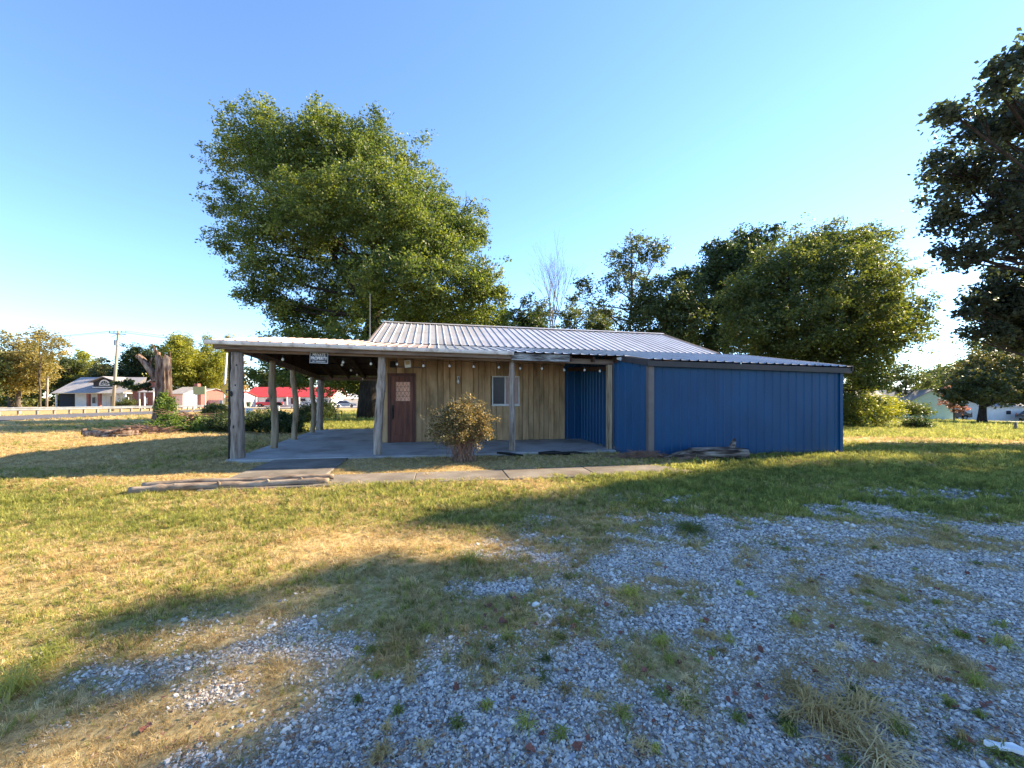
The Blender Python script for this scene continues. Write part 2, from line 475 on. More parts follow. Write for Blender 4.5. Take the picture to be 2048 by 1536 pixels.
def ground_material():
    m, t, b, out = new_mat('lawn_soil_and_gravel')
    A = lambda n: (lambda q: (setattr(q, 'attribute_name', n), q.outputs['Fac'])[1])(t.nodes.new('ShaderNodeAttribute'))
    g, gr = A('gravel'), A('green')
    v1 = coords(t, 38, world=True); v2 = coords(t, 5, world=True); v3 = coords(t, 14, (1, .35, 1), world=True)
    straw = ramp(t, noise_n(t, v1, 6, .7), [(.28, (.14, .10, .04)), (.45, (.34, .25, .11)), (.62, (.50, .38, .18)), (.78, (.6, .48, .26))])
    green = ramp(t, noise_n(t, v1, 6, .7), [(.28, (.05, .055, .016)), (.5, (.14, .155, .035)), (.75, (.28, .28, .07))])
    patch = ramp(t, noise_n(t, v2, 5, .65), [(.4, (0, 0, 0)), (.62, (1, 1, 1))])
    mm = t.nodes.new('ShaderNodeMath'); mm.operation = 'MULTIPLY_ADD'; mm.inputs[1].default_value = .35; mm.use_clamp = True
    t.links.new(patch, mm.inputs[0]); 
    g2 = t.nodes.new('ShaderNodeMath'); g2.operation = 'MULTIPLY_ADD'; g2.inputs[1].default_value = 1.1; g2.inputs[2].default_value = -.12
    t.links.new(gr, g2.inputs[0]); t.links.new(g2.outputs[0], mm.inputs[2])
    grass = mixc(t, mm.outputs[0], straw, green)
    vo = t.nodes.new('ShaderNodeTexVoronoi'); vo.inputs['Scale'].default_value = 42
    pg = t.nodes.new('ShaderNodeNewGeometry'); t.links.new(pg.outputs['Position'], vo.inputs['Vector'])
    sep = t.nodes.new('ShaderNodeSeparateColor'); t.links.new(vo.outputs['Color'], sep.inputs[0])
    stone = ramp(t, sep.outputs[0], [(0, (.20, .20, .21)), (.5, (.38, .38, .39)), (1, (.58, .58, .58))])
    dirt = ramp(t, noise_n(t, v1, 5), [(.3, (.06, .05, .045)), (.7, (.17, .15, .135))])
    edge = ramp(t, vo.outputs['Distance'], [(.35, (0, 0, 0)), (.75, (1, 1, 1))])
    gravel = mixc(t, edge, stone, dirt)
    c = mixc(t, g, grass, gravel)
    t.links.new(c, b.inputs['Base Color'])
    b.inputs['Roughness'].default_value = .95; b.inputs['Specular IOR Level'].default_value = .15
    bn = t.nodes.new('ShaderNodeBump'); bn.inputs['Strength'].default_value = .8; bn.inputs['Distance'].default_value = .02
    t.links.new(noise_n(t, v3, 6, .7), bn.inputs['Height']); t.links.new(bn.outputs[0], b.inputs['Normal'])
    return m

XS = grid_lines(-700, -8.5, 9.5, 700, .07, 1.06)
YS = grid_lines(-250, .6, 10.0, 900, .06, 1.05)
def gz_sheet(x, y):
    z = gz(x, y)
    u, v = to_local(x, y)      # dished under the concrete and the buildings so that these sit on it
    return z - .05 * covered(x, y, .04)
ground = grid_object('ground', XS, YS, gz_sheet, ground_material(), {'gravel': gravel_mask, 'green': green_mask})
tag(ground, kind='structure')

# road: a ribbon between two edges that follows the ground
def ribbon(name, left, right, mat, dz=.03, n=60):
    L = np.array(left, float); Rr = np.array(right, float)
    def res(P):
        d = np.r_[0, np.cumsum(np.hypot(*np.diff(P, axis=0).T))]; s = np.linspace(0, d[-1], n)
        return np.stack([np.interp(s, d, P[:, 0]), np.interp(s, d, P[:, 1])], 1)
    L, Rr = res(L), res(Rr)
    m = MB(); k = 6
    for i in range(n):
        for j in range(k + 1):
            p = L[i] * (1 - j / k) + Rr[i] * j / k
            m.v.append((p[0], p[1], g1(p[0], p[1]) + dz + .04 * (1 - abs(2 * j / k - 1))))
    for i in range(n - 1):
        for j in range(k):
            a = i * (k + 1) + j; m.f.append((a, a + 1, a + k + 2, a + k + 1))
    o = m.build(name, mat, smooth=True); tag(o, kind='structure'); return o
ribbon('road', [(-60, -12), (-43.5, 20), (-43.2, 36), (-47.5, 57), (-51, 75), (-48, 96), (-30, 112), (0, 120), (60, 118)],
       [(-36, -12), (-33, 15), (-32.6, 27), (-36.5, 43), (-42, 62), (-43, 74), (-36, 84), (-20, 90), (0, 92), (60, 90)], MT['asphalt'], .04, 90)
MT['drive'] = pmat('pale_gravel_drive', [(.3, (.42, .37, .33)), (.7, (.58, .53, .48))], scale=3, rough=.95, bump=.3, vary=0)
ribbon('driveway', [(-54, 80), (-52, 98), (-48, 101)], [(-38, 90), (-34, 99), (-30, 103)], MT['drive'], .09, 20)
ribbon('side_road', [(52, 58), (90, 54), (160, 48)], [(52, 54), (88, 50), (155, 44)], MT['drive'], .05, 30)

HO = thing('house', 'low tan board house with a metal roof, log-post carport and blue steel lean-to shed', 'house', (W0[0], W0[1], 0), ROT)
slab = MB()
def slab_poly(m, pts, z0, z1, step=.5):
    n = len(pts)
    m.poly([(x, y, z1) for x, y in pts])
    for i in range(n):
        a, b = pts[i], pts[(i + 1) % n]
        m.quad((a[0], a[1], z0), (b[0], b[1], z0), (b[0], b[1], z1), (a[0], a[1], z1))
slab_poly(slab, [(-2.85, -2.65), (6.05, -2.65), (6.05, 0), (-.02, 0), (-.02, 4.9), (-3.05, 4.9)], -.4, .05)
def set_house_frame(o):
    o.location = (W0[0], W0[1], 0); o.rotation_euler = (0, 0, ROT); return o
so = set_house_frame(slab.build('patio_slab', MT['concrete'])); tag(so, kind='structure')
MT['concrete2'] = pmat('worn_path_concrete', [(.3, (.09, .075, .06)), (.5, (.165, .145, .12)), (.7, (.25, .22, .185))], scale=1.6, rough=.9, spec=.25,
                       stain=(.15, .11, .08), stain_scale=1.8, stain_amt=.6, bump=.5, bscale=40, vary=.07, detail=9)
# the path is cast in bays with open joints between them
po = bpy.data.objects.new('concrete_path', None); COL.objects.link(po); set_house_frame(po); tag(po, kind='structure')
edges = [-1.95, -.33, 1.25, 2.85, 4.45, 6.45]
def bay(pts, z, parent=po):
    m = MB(); c = .012
    cx = sum(p[0] for p in pts) / len(pts); cy = sum(p[1] for p in pts) / len(pts)
    def shr(p, d): return (p[0] + (d if p[0] < cx else -d), p[1] + (d if p[1] < cy else -d))
    q = [shr(p, .003) for p in pts]; t = [shr(p, .012) for p in pts]
    m.poly([(x, y, z) for x, y in t])
    for i in range(len(q)):
        j = (i + 1) % len(q)
        m.quad((*q[i], -.12), (*q[j], -.12), (*q[j], z - c), (*q[i], z - c)); m.quad((*q[i], z - c), (*q[j], z - c), (*t[j], z), (*t[i], z))
    return m.build('concrete_bay', MT['concrete2'], parent)
zz = [.026, .03, .024, .028, .031]
for i in range(5):
    a, b = edges[i], edges[i + 1]
    p3 = (b, -4.6) if i < 4 else (5.95, -4.55)
    bay([(a, -5.5 + .03 * math.sin(i)), (b, -5.5 + .03 * math.sin(i + 1)), p3, (a, -4.6)], zz[i])
bay([(-1.92, -4.6), (-.34, -4.6), (-.34, -3.66), (-1.9, -3.66)], .03)
bay([(-1.9, -3.66), (-.34, -3.66), (-.34, -2.67), (-1.88, -2.67)], .036)

# ------------------------------------------------------------------ the house
def zl(u, v): return 2.93 - .015 * u + v * (.141 + .002 * u)       # low roof surface
def zm(u, v): return (2.95 - .015 * u) + v * (1.14 / 3.55)          # main roof, front slope
def zb(u, v): return zm(u, 3.55) - (v - 3.55) * (1.14 / 3.55)       # main roof, back slope
PROF = [(0, 0), (.085, 0), (.103, 1), (.121, 1), (.139, 0)]
def ribbed(S, a0, a1, h, pitch=.2286):
    m = MB(); us = []
    a = a0
    while a < a1 - .01:
        for d, k in PROF:
            if a + d < a1: us.append((a + d, k))
        a += pitch
    us.append((a1, 0))
    for u, k in us:
        m.v.append(tuple(S(u, 0, h * k))); m.v.append(tuple(S(u, 1, h * k)))
    for i in range(len(us) - 1):
        m.f.append((2 * i, 2 * i + 2, 2 * i + 3, 2 * i + 1))
    return m
SH = .9144
def sheets(S, a0, a1, h, name, mat, parent=HO, label=None):
    a = a0
    while a < a1 - .05:
        b = min(a + SH, a1)
        o = ribbed(S, a, b, h).build(name, mat(a) if callable(mat) else mat, parent)
        if label: o['label'] = label
        a = b
RH = .026
sheets(lambda u, t, h: (u - .06 * t, (-.06 if t == 0 else 3.55), (zm(u, -.06) if t == 0 else zm(u, 3.55)) + h + .012), -.32, 10.85, RH, 'roof_panel', MT['roof'])
sheets(lambda u, t, h: (u, (3.56 if t == 0 else 7.35), (zb(u, 3.56) if t == 0 else zb(u, 7.35)) + h + .012), -.32, 10.85, RH, 'roof_panel', MT['roof'])
rc = MB()
for s in (-1, 1):
    rc.quad((-.36, 3.55, zm(-.36, 3.55) + .062), (10.9, 3.55, zm(10.9, 3.55) + .062),
            (10.9, 3.55 + s * .16, zm(10.9, 3.55) + .008), (-.36, 3.55 + s * .16, zm(-.36, 3.55) + .008))
rc.build('ridge_cap', MT['roof'], HO)
# carport sheets (rusty), porch and shed sheets (blue grey)
VR = .95                                                            # the carport has its own low ridge here
def zc_(u, v): return zl(u, v) + .03 * (v + 2.7) / 3.6 if v <= VR else zl(u, VR) + .03 - (v - VR) * (zl(u, VR) + .03 - 2.17) / (5.0 - VR)
sheets(lambda u, t, h: (u, (-2.76, VR)[t], zc_(u, (-2.76, VR)[t]) + h), -3.18, -.3, RH, 'roof_panel', MT['roof_rust'], label='rust-tinged pink roof sheet over the carport')
sheets(lambda u, t, h: (u, (VR + .005, 5.05)[t], zc_(u, (VR + .005, 5.05)[t]) + h), -3.18, -.3, RH, 'roof_panel', MT['roof_rust'])
def zbs(v): return 2.40 - (v + 2.3) * .058                          # underside of the side beam
for k in range(20):
    v0 = -2.25 + k * .354; v1 = v0 + .345
    MB().hexa([(-2.95, v0, zbs(v0) + .1), (-2.95, v1, zbs(v1) + .1), (-2.98, v1, zbs(v1) + .1), (-2.98, v0, zbs(v0) + .1),
               (-2.95, v0, zc_(-2.97, v0) - .03), (-2.95, v1, zc_(-2.97, v1) - .03), (-2.98, v1, zc_(-2.97, v1) - .03), (-2.98, v0, zc_(-2.97, v0) - .03)]).build('gable_board', MT['rafter'], HO)
def por(u, t, h): return (u, -2.76, zl(u, -2.76) + h) if t == 0 else (u, .02, zl(u, .02) + h)
sheets(por, -.3, 6.42, RH, 'roof_panel', lambda a: MT['roof_rust'] if a < 1.4 else MT['roof_low'])
def shd(u, t, h): return (u, -3.62, zl(u, -3.62) + h) if t == 0 else (u, .02, zl(u, .02) + h)
sheets(shd, 6.42, 12.0, RH, 'roof_panel', MT['roof_low'])
# rake trims
MB().bar((-.345, -.05, zm(0, -.05) - .02), (-.345, 3.55, zm(0, 3.55) - .02), .04, .12).build('rake_trim', MT['trim_grey'], HO)
MB().bar((-.345, 3.56, zm(0, 3.55) - .02), (-.345, 7.3, zb(0, 7.3) - .02), .04, .12).build('rake_trim', MT['trim_grey'], HO)
MB().bar((10.86, -.05, zm(10.8, -.05) - .02), (10.86, 3.55, zm(10.8, 3.55) - .02), .04, .12).build('rake_trim', MT['trim_grey'], HO)
MB().bar((12.02, -3.6, zl(12, -3.6) - .05), (12.02, 0, zl(12, 0) - .05), .04, .13).build('rake_trim', MT['trim'], HO)
# rafters and purlins under the low roof
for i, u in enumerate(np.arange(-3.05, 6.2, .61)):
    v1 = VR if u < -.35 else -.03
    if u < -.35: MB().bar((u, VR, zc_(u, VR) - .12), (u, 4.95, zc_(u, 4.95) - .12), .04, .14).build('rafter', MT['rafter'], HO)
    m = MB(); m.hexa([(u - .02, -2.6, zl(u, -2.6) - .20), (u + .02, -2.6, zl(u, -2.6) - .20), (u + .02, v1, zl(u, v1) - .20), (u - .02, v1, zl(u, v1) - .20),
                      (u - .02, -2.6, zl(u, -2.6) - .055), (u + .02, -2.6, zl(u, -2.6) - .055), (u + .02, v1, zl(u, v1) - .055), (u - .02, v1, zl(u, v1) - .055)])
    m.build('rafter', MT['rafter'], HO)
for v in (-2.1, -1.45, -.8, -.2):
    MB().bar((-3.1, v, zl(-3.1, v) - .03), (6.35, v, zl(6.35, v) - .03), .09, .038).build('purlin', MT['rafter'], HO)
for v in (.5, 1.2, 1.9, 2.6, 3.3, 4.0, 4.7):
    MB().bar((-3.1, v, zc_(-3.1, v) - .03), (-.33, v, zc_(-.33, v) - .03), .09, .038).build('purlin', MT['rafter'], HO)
# dark boards added between rafters and sheets to darken the underside
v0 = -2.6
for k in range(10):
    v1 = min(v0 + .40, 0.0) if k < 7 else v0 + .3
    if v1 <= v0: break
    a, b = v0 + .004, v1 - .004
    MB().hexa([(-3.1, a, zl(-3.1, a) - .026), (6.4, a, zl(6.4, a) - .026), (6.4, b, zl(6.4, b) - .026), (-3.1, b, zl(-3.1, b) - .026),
               (-3.1, a, zl(-3.1, a) - .006), (6.4, a, zl(6.4, a) - .006), (6.4, b, zl(6.4, b) - .006), (-3.1, b, zl(-3.1, b) - .006)]).build('added_shade_board', MT['rafter'], HO)
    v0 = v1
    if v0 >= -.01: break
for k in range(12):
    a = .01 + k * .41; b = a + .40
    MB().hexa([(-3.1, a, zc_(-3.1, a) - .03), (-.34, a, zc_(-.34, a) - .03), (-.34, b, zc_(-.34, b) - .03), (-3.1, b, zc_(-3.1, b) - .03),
               (-3.1, a, zc_(-3.1, a) - .01), (-.34, a, zc_(-.34, a) - .01), (-.34, b, zc_(-.34, b) - .01), (-3.1, b, zc_(-3.1, b) - .01)]).build('added_shade_board', MT['rafter'], HO)
# beams, fascia, gutter
zbm = lambda u: 2.335 - .02 * u
def front_bar(u0, u1, v, zf, h, w, name, mat, label=None):
    m = MB(); m.hexa([(u0, v - w / 2, zf(u0)), (u1, v - w / 2, zf(u1)), (u1, v + w / 2, zf(u1)), (u0, v + w / 2, zf(u0)),
                      (u0, v - w / 2, zf(u0) + h), (u1, v - w / 2, zf(u1) + h), (u1, v + w / 2, zf(u1) + h), (u0, v + w / 2, zf(u0) + h)])
    return m.build(name, mat, HO, label=label)
front_bar(-2.98, 1.6, -2.36, zbm, .125, .09, 'porch_beam', MT['beam'])
front_bar(1.605, 6.12, -2.36, zbm, .125, .09, 'porch_beam', MT['beam'])
ze = lambda u: zl(u, -2.7)
front_bar(-3.1, .35, -2.62, lambda u: ze(u) - .17, .095, .035, 'fascia_board', MT['beam'])
front_bar(.355, 3.45, -2.62, lambda u: ze(u) - .17, .095, .035, 'fascia_board', MT['beam'])
front_bar(3.38, 4.82, -2.68, lambda u: ze(u) - .20, .165, .045, 'fascia_board', MT['fascia'], label='blackened peeling fascia board past the gutter end')
g = MB()
gp = [(-.0, .085), (-.01, .02), (-.04, 0), (-.075, .01), (-.095, .045), (-.105, .085)]
for a, b in zip(gp, gp[1:]):
    for off in (0,):
        u0, u1 = -3.22, 3.42
        z0, z1 = ze(u0) - .09, ze(u1) - .09
        g.quad((u0, -2.68 + a[0], z0 + a[1]), (u1, -2.68 + a[0], z1 + a[1]), (u1, -2.68 + b[0], z1 + b[1]), (u0, -2.68 + b[0], z0 + b[1]))
        g.quad((u0, -2.68 + a[0] * .93 - .003, z0 + a[1] + .004), (u0, -2.68 + b[0] * .93 - .003, z0 + b[1] + .004), (u1, -2.68 + b[0] * .93 - .003, z1 + b[1] + .004), (u1, -2.68 + a[0] * .93 - .003, z1 + a[1] + .004))
for u0, z0 in ((-3.22, ze(-3.22) - .09), (3.42, ze(3.42) - .09)):
    g.poly([(u0, -2.68 + a[0], z0 + a[1]) for a in gp])
g.build('gutter', MT['gutter'], HO)
# beam along the left row of posts
MB().bar((-2.72, -2.3, zbs(-2.3) + .075), (-2.92, 4.8, zbs(4.8) + .075), .08, .15).build('side_beam', MT['beam'], HO)
MB().bar((-2.95, 4.78, zbs(4.8) + .07), (-.1, 4.78, zbs(4.8) + .05), .08, .15).build('rear_beam', MT['beam'], HO)

# gnarled log posts
def log_post(u, v, z1, r, lean, bend, mat, knots=2, label=None, seed=0, z0=-.12):
    rn = random.Random(seed); n = 22; pts = []; rad = []
    ph = rn.uniform(0, 6)
    kz = [rn.uniform(.15, .9) for _ in range(knots)]
    for i in range(n):
        t = i / (n - 1)
        du = lean[0] * t + bend * math.sin(t * 3.1 * 1.4 + ph) * math.sin(t * math.pi) + rn.uniform(-.004, .004)
        dv = lean[1] * t + bend * .5 * math.sin(t * 5 + ph)
        rr = r * (1.12 - .2 * t) * (1 + rn.uniform(-.03, .03))
        for k in kz: rr *= 1 + .2 * math.exp(-((t - k) / .025) ** 2)
        pts.append((u + du, v + dv, z0 + (z1 - z0) * t)); rad.append(rr)
    m = MB(); m.tube(pts, rad, 14, True, .045, rn)
    return m.build('porch_post', mat, HO, smooth=True, label=label)
log_post(-2.735, -2.36, 2.385, .128, (.0, 0), .006, MT['post'], 1, 'thickest grey log post at the front left corner', 1)
log_post(.24, -2.33, 2.33, .092, (.10, 0), .022, MT['post'], 3, 'leaning knotty post left of the door', 5)
log_post(3.45, -2.33, 2.26, .072, (.0, 0), .02, MT['post'], 2, 'slim cracked post in front of the window', 8)
log_post(-2.6, -.72, 2.33, .082, (.0, 0), .05, MT['post_tan'], 2, None, 14)
log_post(-2.72, 1.29, 2.2, .078, (-.05, 0), .06, MT['post_tan'], 2, None, 23)
log_post(-2.86, 3.55, 2.07, .078, (.02, 0), .06, MT['post_tan'], 3, None, 31)
log_post(-2.9, 4.7, 2.0, .12, (.03, 0), .02, MT['post'], 2, None, 37)
MB().box(5.93, 6.05, -2.42, -2.30, -.05, 2.21).build('porch_post', MT['post_tan'], HO, label='square sawn brown post beside the shed')
MB().box(-2.925, -2.875, -2.36, -2.30, -.05, 2.4).build('steel_strap', MT['iron'], HO)
MB().tube([(6.16, -2.46, -.05), (6.16, -2.46, 2.3)], [.02, .02], 8).build('downpipe', MT['white_frame'], HO)
rn = random.Random(3)
for p in ((-2.80, -2.497, 1.47, .022, .05), (-2.84, -2.49, 1.86, .008, .01), (-2.72, -2.5, 1.66, .012, .016), (-2.86, -2.48, 1.7, .008, .01), (-2.76, -2.5, .75, .01, .03), (-2.7, -2.493, 2.1, .012, .014)):
    m = MB(); m.poly([(p[0] + p[3] * math.cos(a * .7854), p[1] - .006, p[2] + p[4] * math.sin(a * .7854)) for a in range(8)])
    m.poly([(p[0] + p[3] * 1.35 * math.cos(-a * .7854), p[1] - .002, p[2] + p[4] * 1.35 * math.sin(-a * .7854)) for a in range(8)])
    m.build('knot_hole', MT['iron'], HO)

# front wall: sheathing, then each board by itself
MB().box(0.02, 5.5, .03, .12, 0, 2.82).build('wall', MT['sheath'], HO)
seams = [-.02, .23, .45, .68, .92, 1.17, 1.29, 1.63, 1.79, 1.98, 2.15, 2.33, 2.68, 2.84, 3.03, 3.21, 3.38, 3.58, 3.79, 4.07, 4.19, 4.38, 4.53, 4.71, 4.86, 5.02, 5.18, 5.35, 5.53]
DU0, DU1, DZ = .20, .99, 2.06
WU0, WU1, WZ0, WZ1 = 3.24, 4.09, 1.12, 2.0
rn = random.Random(9)
for a, b in zip(seams, seams[1:]):
    proud = rn.choice((0, .0, .012, .018)); top = 2.84 - .015 * a - .05
    segs = [(.055, top)]
    if a > DU0 - .1 and b < DU1 + .1: segs = [(DZ, top)]
    elif b > WU0 + .02 and a < WU1 - .02: segs = [(.055, WZ0), (WZ1, top)]
    for z0, z1 in segs:
        MB().cbox(a + .005, b - .005, -.002 - proud, .028, z0 + rn.uniform(-.004, .006), z1, .005).build('siding_board', MT['siding'], HO)
# the other sides of the main house
MB().box(-.02, 0.02, .13, 7.2, -.3, 2.9).build('side_wall', MT['siding'], HO)
MB().box(10.7, 10.76, .13, 7.2, -.5, 2.75).build('side_wall', MT['siding'], HO)
MB().box(-.02, 10.76, 7.205, 7.25, -.5, 2.75).build('back_wall', MT['siding'], HO)
for u in (-.01, 10.72):
    MB().poly([(u, .1, 2.76), (u, 3.55, zm(u, 3.55) - .03), (u, 7.2, 2.76)]).build('gable_wall', MT['siding'], HO)

# door
fr = MB()
fr.box(DU0, DU0 + .085, -.05, .05, .05, DZ); fr.box(DU1 - .075, DU1, -.05, .05, .05, DZ); fr.box(DU0 + .085, DU1 - .075, -.05, .05, DZ - .085, DZ)
fr.build('door_frame', MT['door_frame'], HO)
a, b = DU0 + .09, DU1 - .08
dr = MB(); P0, P1, Q0, Q1 = .42, .835, 1.25, 1.81
dr.box(a, P0, -.035, .03, .06, DZ - .09); dr.box(P1, b, -.035, .03, .06, DZ - .09)
dr.box(P0, P1, -.035, .03, Q1, DZ - .09); dr.box(P0, P1, -.035, .03, 1.13, Q0); dr.box(P0, P1, -.035, .03, .06, .26)
dr.box(P0, P1, -.018, .03, .26, 1.13)
do = dr.build('door', MT['door'], HO)
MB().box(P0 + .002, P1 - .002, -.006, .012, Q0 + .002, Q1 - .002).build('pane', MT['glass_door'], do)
gr = MB()
for i in range(8):
    x = P0 + (i + .5) * (P1 - P0) / 8; pts = []
    for j in range(25):
        z = Q0 + (Q1 - Q0) * j / 24
        pts.append((x + .018 * math.sin(j / 24 * math.pi * 6 + (i % 2) * math.pi), -.016, z))
    gr.tube(pts, [.003] * 25, 4, False)
for z in (Q0 + .14, Q0 + .28, Q0 + .42): gr.bar((P0, -.014, z), (P1, -.014, z), .006, .008)
gr.build('grille', MT['door'], do)
h = MB(); h.box(a + .035, a + .085, -.048, -.034, .72, 1.13); h.tube([(a + .06, -.05, .78), (a + .06, -.1, .82), (a + .06, -.1, .98), (a + .06, -.05, 1.02)], [.012] * 4, 6)
h.tube([(a + .06, -.035, 1.09), (a + .06, -.075, 1.09)], [.022, .018], 8)
h.build('handle', MT['iron'], do)
# window
w = MB(); t_ = .035
w.box(WU0, WU0 + t_, -.03, .05, WZ0, WZ1); w.box(WU1 - t_, WU1, -.03, .05, WZ0, WZ1)
w.box(WU0 + t_, WU1 - t_, -.03, .05, WZ0, WZ0 + t_); w.box(WU0 + t_, WU1 - t_, -.03, .05, WZ1 - t_, WZ1)
wc = (WU0 + WU1) / 2 - .02
w.box(wc - .02, wc + .02, -.022, .05, WZ0 + t_, WZ1 - t_)
wo_ = w.build('window', MT['white_frame'], HO)
MB().box(WU0 + t_, wc - .02, .0, .015, WZ0 + t_, WZ1 - t_).build('pane', MT['glass_dark'], wo_)
zc = WZ0 + .42
MB().box(wc + .02, WU1 - t_, .002, .017, WZ0 + t_, WZ1 - t_).build('pane', MT['glass_pink'], wo_)
MB().box(WU0 - .01, WU1 + .01, -.05, -.03, WZ0 - .03, WZ0 + .004).build('sill', MT['white_frame'], wo_)

def text_mesh(s, size, mat, name, parent, loc, rot, depth=.002, sx=1.0, bold=0, align='CENTER'):
    c = bpy.data.curves.new('t', 'FONT'); c.body = s; c.size = size; c.extrude = depth; c.align_x = align; c.align_y = 'CENTER'; c.offset = bold
    o = bpy.data.objects.new('t', c); COL.objects.link(o)
    bpy.context.view_layer.update()
    me = bpy.data.meshes.new_from_object(o.evaluated_get(bpy.context.evaluated_depsgraph_get()))
    bpy.data.objects.remove(o); bpy.data.curves.remove(c)
    me.materials.clear(); me.materials.append(mat)
    ob = put(name, me, mat, parent); ob.location = loc; ob.rotation_euler = rot; ob.scale = (sx, 1, 1)
    return ob
for ch, z in (('1', 1.93), ('0', 1.74), ('6', 1.55)):
    text_mesh(ch, .17, MT['iron'], 'house_number', HO, (.10, -.03, z), (R(90), 0, 0), .004)

# blue steel walls of the shed
BH = .02
def wallS(p, q, z0, zt):
    p = Vector(p); q = Vector(q); d = (q - p); L = d.length; d.normalize(); n = Vector((d.y, -d.x))
    def S(a, t, h):
        c = p + d * a + n * h
        return (c.x, c.y, z0 if t == 0 else zt(c.x, c.y))
    return S, L
top = lambda x, y: zl(x, y) - .05
for p, q, z0 in (((5.53, .0), (6.05, .0), -.1), ((6.05, .0), (6.1, -2.42), -.1), ((6.1, -2.44), (6.55, -3.42), -.25), ((6.55, -3.42), (11.85, -3.42), -.45),
                 ((11.85, -3.42), (11.85, .15), -.5), ((11.85, .16), (10.76, .16), -.6)):
    S, L = wallS(p, q, z0, top)
    sheets(S, 0, L, BH, 'wall_panel', MT['blue'])
MB().box(6.49, 6.63, -3.475, -3.36, -.2, zl(6.5, -3.42) - .06).build('corner_trim', MT['trim_grey'], HO)
MB().box(11.80, 11.89, -3.455, -3.38, -.4, zl(11.85, -3.42) - .06).build('corner_trim', MT['blue'], HO)
zf = lambda u: zl(u, -3.6)
front_bar(6.42, 12.02, -3.53, lambda u: zf(u) - .165, .13, .09, 'fascia_trim', MT['trim'])
MB().bar((6.14, -2.5, zl(6.1, -2.5) - .07), (6.44, -3.56, zl(6.45, -3.56) - .09), .05, .14).build('rake_trim', MT['trim'], HO)
m = MB(); m.tube([(6.1, -2.62, 2.36), (6.14, -2.72, 2.34)], [.03, .045], 8); m.build('floodlight', MT['white'], HO)
MB().bar((5.6, -.1, 2.22), (6.02, -2.2, 2.12), .06, .12).build('brace', MT['rafter'], HO)
MB().tube([(-.38, .55, 2.9), (-.38, .55, 4.47)], [.014, .006], 6).build('antenna', MT['galv'], HO)
MB().bar((.45, -.06, 2.24), (1.3, -.06, 2.22), .03, .03).build('conduit', MT['trim_grey'], HO)
MB().box(.28, .42, -.12, -.03, 2.22, 2.40).build('junction_box', MT['iron'], HO)

# ------------------------------------------------------------------ things fixed to or hung on the house
def hw(u, v, z):
    x, y = to_world(u, v); return (x, y, z)
lt = thing('wall_lantern', 'small white ornamental wall light between the door and the window', 'wall light', hw(2.23, -.03, 1.86), ROT)
m = MB(); m.box(-.035, .035, -.014, 0, .02, .13); m.build('back_plate', MT['white_frame'], lt)
m = MB(); m.tube([(0, -.03, .05), (0, -.06, .01), (0, -.06, -.05), (0, -.06, -.1)], [.012, .04, .05, .02], 8); m.build('shade', MT['bulb'], lt, True)
m = MB(); m.tube([(0, -.014, .1), (0, -.05, .1), (0, -.06, .05)], [.008] * 3, 6); m.build('arm', MT['iron'], lt)
bx = thing('hanging_box', 'tilted white printed box hanging under the roof above the door', 'box', hw(.85, -1.2, 2.255), ROT + R(6))
bx.rotation_euler = (0, R(-7), ROT)
MB().box(-.08, .08, -.05, .05, -.095, .095).build('carton', MT['white'], bx)
MB().box(-.055, .055, -.053, -.0505, -.02, .07).build('print_panel', flat('tan_print', (.5, .38, .2)), bx)
MB().tube([(0, 0, .095), (.01, 0, .3), (.01, 0, .5)], [.003] * 3, 4).build('cord', MT['cord'], bx)

MT['sign_black'] = flat('black_sign', (.012, .014, .022), .45)
MT['sign_white'] = flat('white_sign_print', (.72, .72, .73), .5)
MT['sign_grey'] = flat('grey_sign_print', (.32, .33, .36), .5)
sg = thing('private_property_sign', 'black and white PRIVATE PROPERTY sign hung from the carport beam', 'sign', hw(-1.02, -2.44, 2.285), ROT)
sg.rotation_euler = (0, R(1.5), ROT)
MB().box(-.2, .2, -.006, 0, -.125, .125).build('panel', MT['sign_black'], sg)
m = MB()
for x0, x1, z0, z1 in ((-.192, .192, -.119, -.112), (-.192, .192, .112, .119), (-.192, -.186, -.112, .112), (.186, .192, -.112, .112)): m.box(x0, x1, -.0085, -.006, z0, z1)
m.build('border', MT['sign_white'], sg)
text_mesh('PRIVATE', .088, MT['sign_white'], 'lettering', sg, (0, -.008, .067), (R(90), 0, 0), .0015, .84)
text_mesh('PROPERTY', .098, MT['sign_white'], 'lettering', sg, (0, -.008, -.012), (R(90), 0, 0), .0015, .74, .002)
text_mesh('NO TRESPASSING', .042, MT['sign_white'], 'lettering', sg, (0, -.008, -.082), (R(90), 0, 0), .0015, .84)

def string_lights(name, label, pts, hook, bul_z, n_sag=6):
    o = thing(name, label, 'string lights', (W0[0], W0[1], 0), ROT, 'strings of clear bulbs under the carport roof')
    m = MB(); pp = []
    for i, p in enumerate(pts[:-1]):
        q = pts[i + 1]
        for k in range(n_sag):
            t = k / n_sag
            pp.append((p[0] * (1 - t) + q[0] * t, p[1] * (1 - t) + q[1] * t, (p[2] * (1 - t) + q[2] * t) + .1 - .05 * math.sin(math.pi * t) * 0 + .03 * math.sin(t * math.pi)))
    pp.append((pts[-1][0], pts[-1][1], pts[-1][2] + .1))
    m.tube(pp, [.004] * len(pp), 4); m.build('cord', MT['cord'], o)
    for p in pts:
        s = MB(); s.tube([(p[0], p[1], p[2] + .1), (p[0], p[1], p[2] + .035)], [.012, .014], 6)
        so_ = s.build('socket', MT['cord'], o)
        b_ = MB(); b_.tube([(p[0], p[1], p[2] + .038), (p[0], p[1], p[2] + .01), (p[0], p[1], p[2] - .018), (p[0], p[1], p[2] - .034)], [.012, .03, .03, .01], 8)
        b_.build('bulb', MT['bulb'], o, True)
    return o
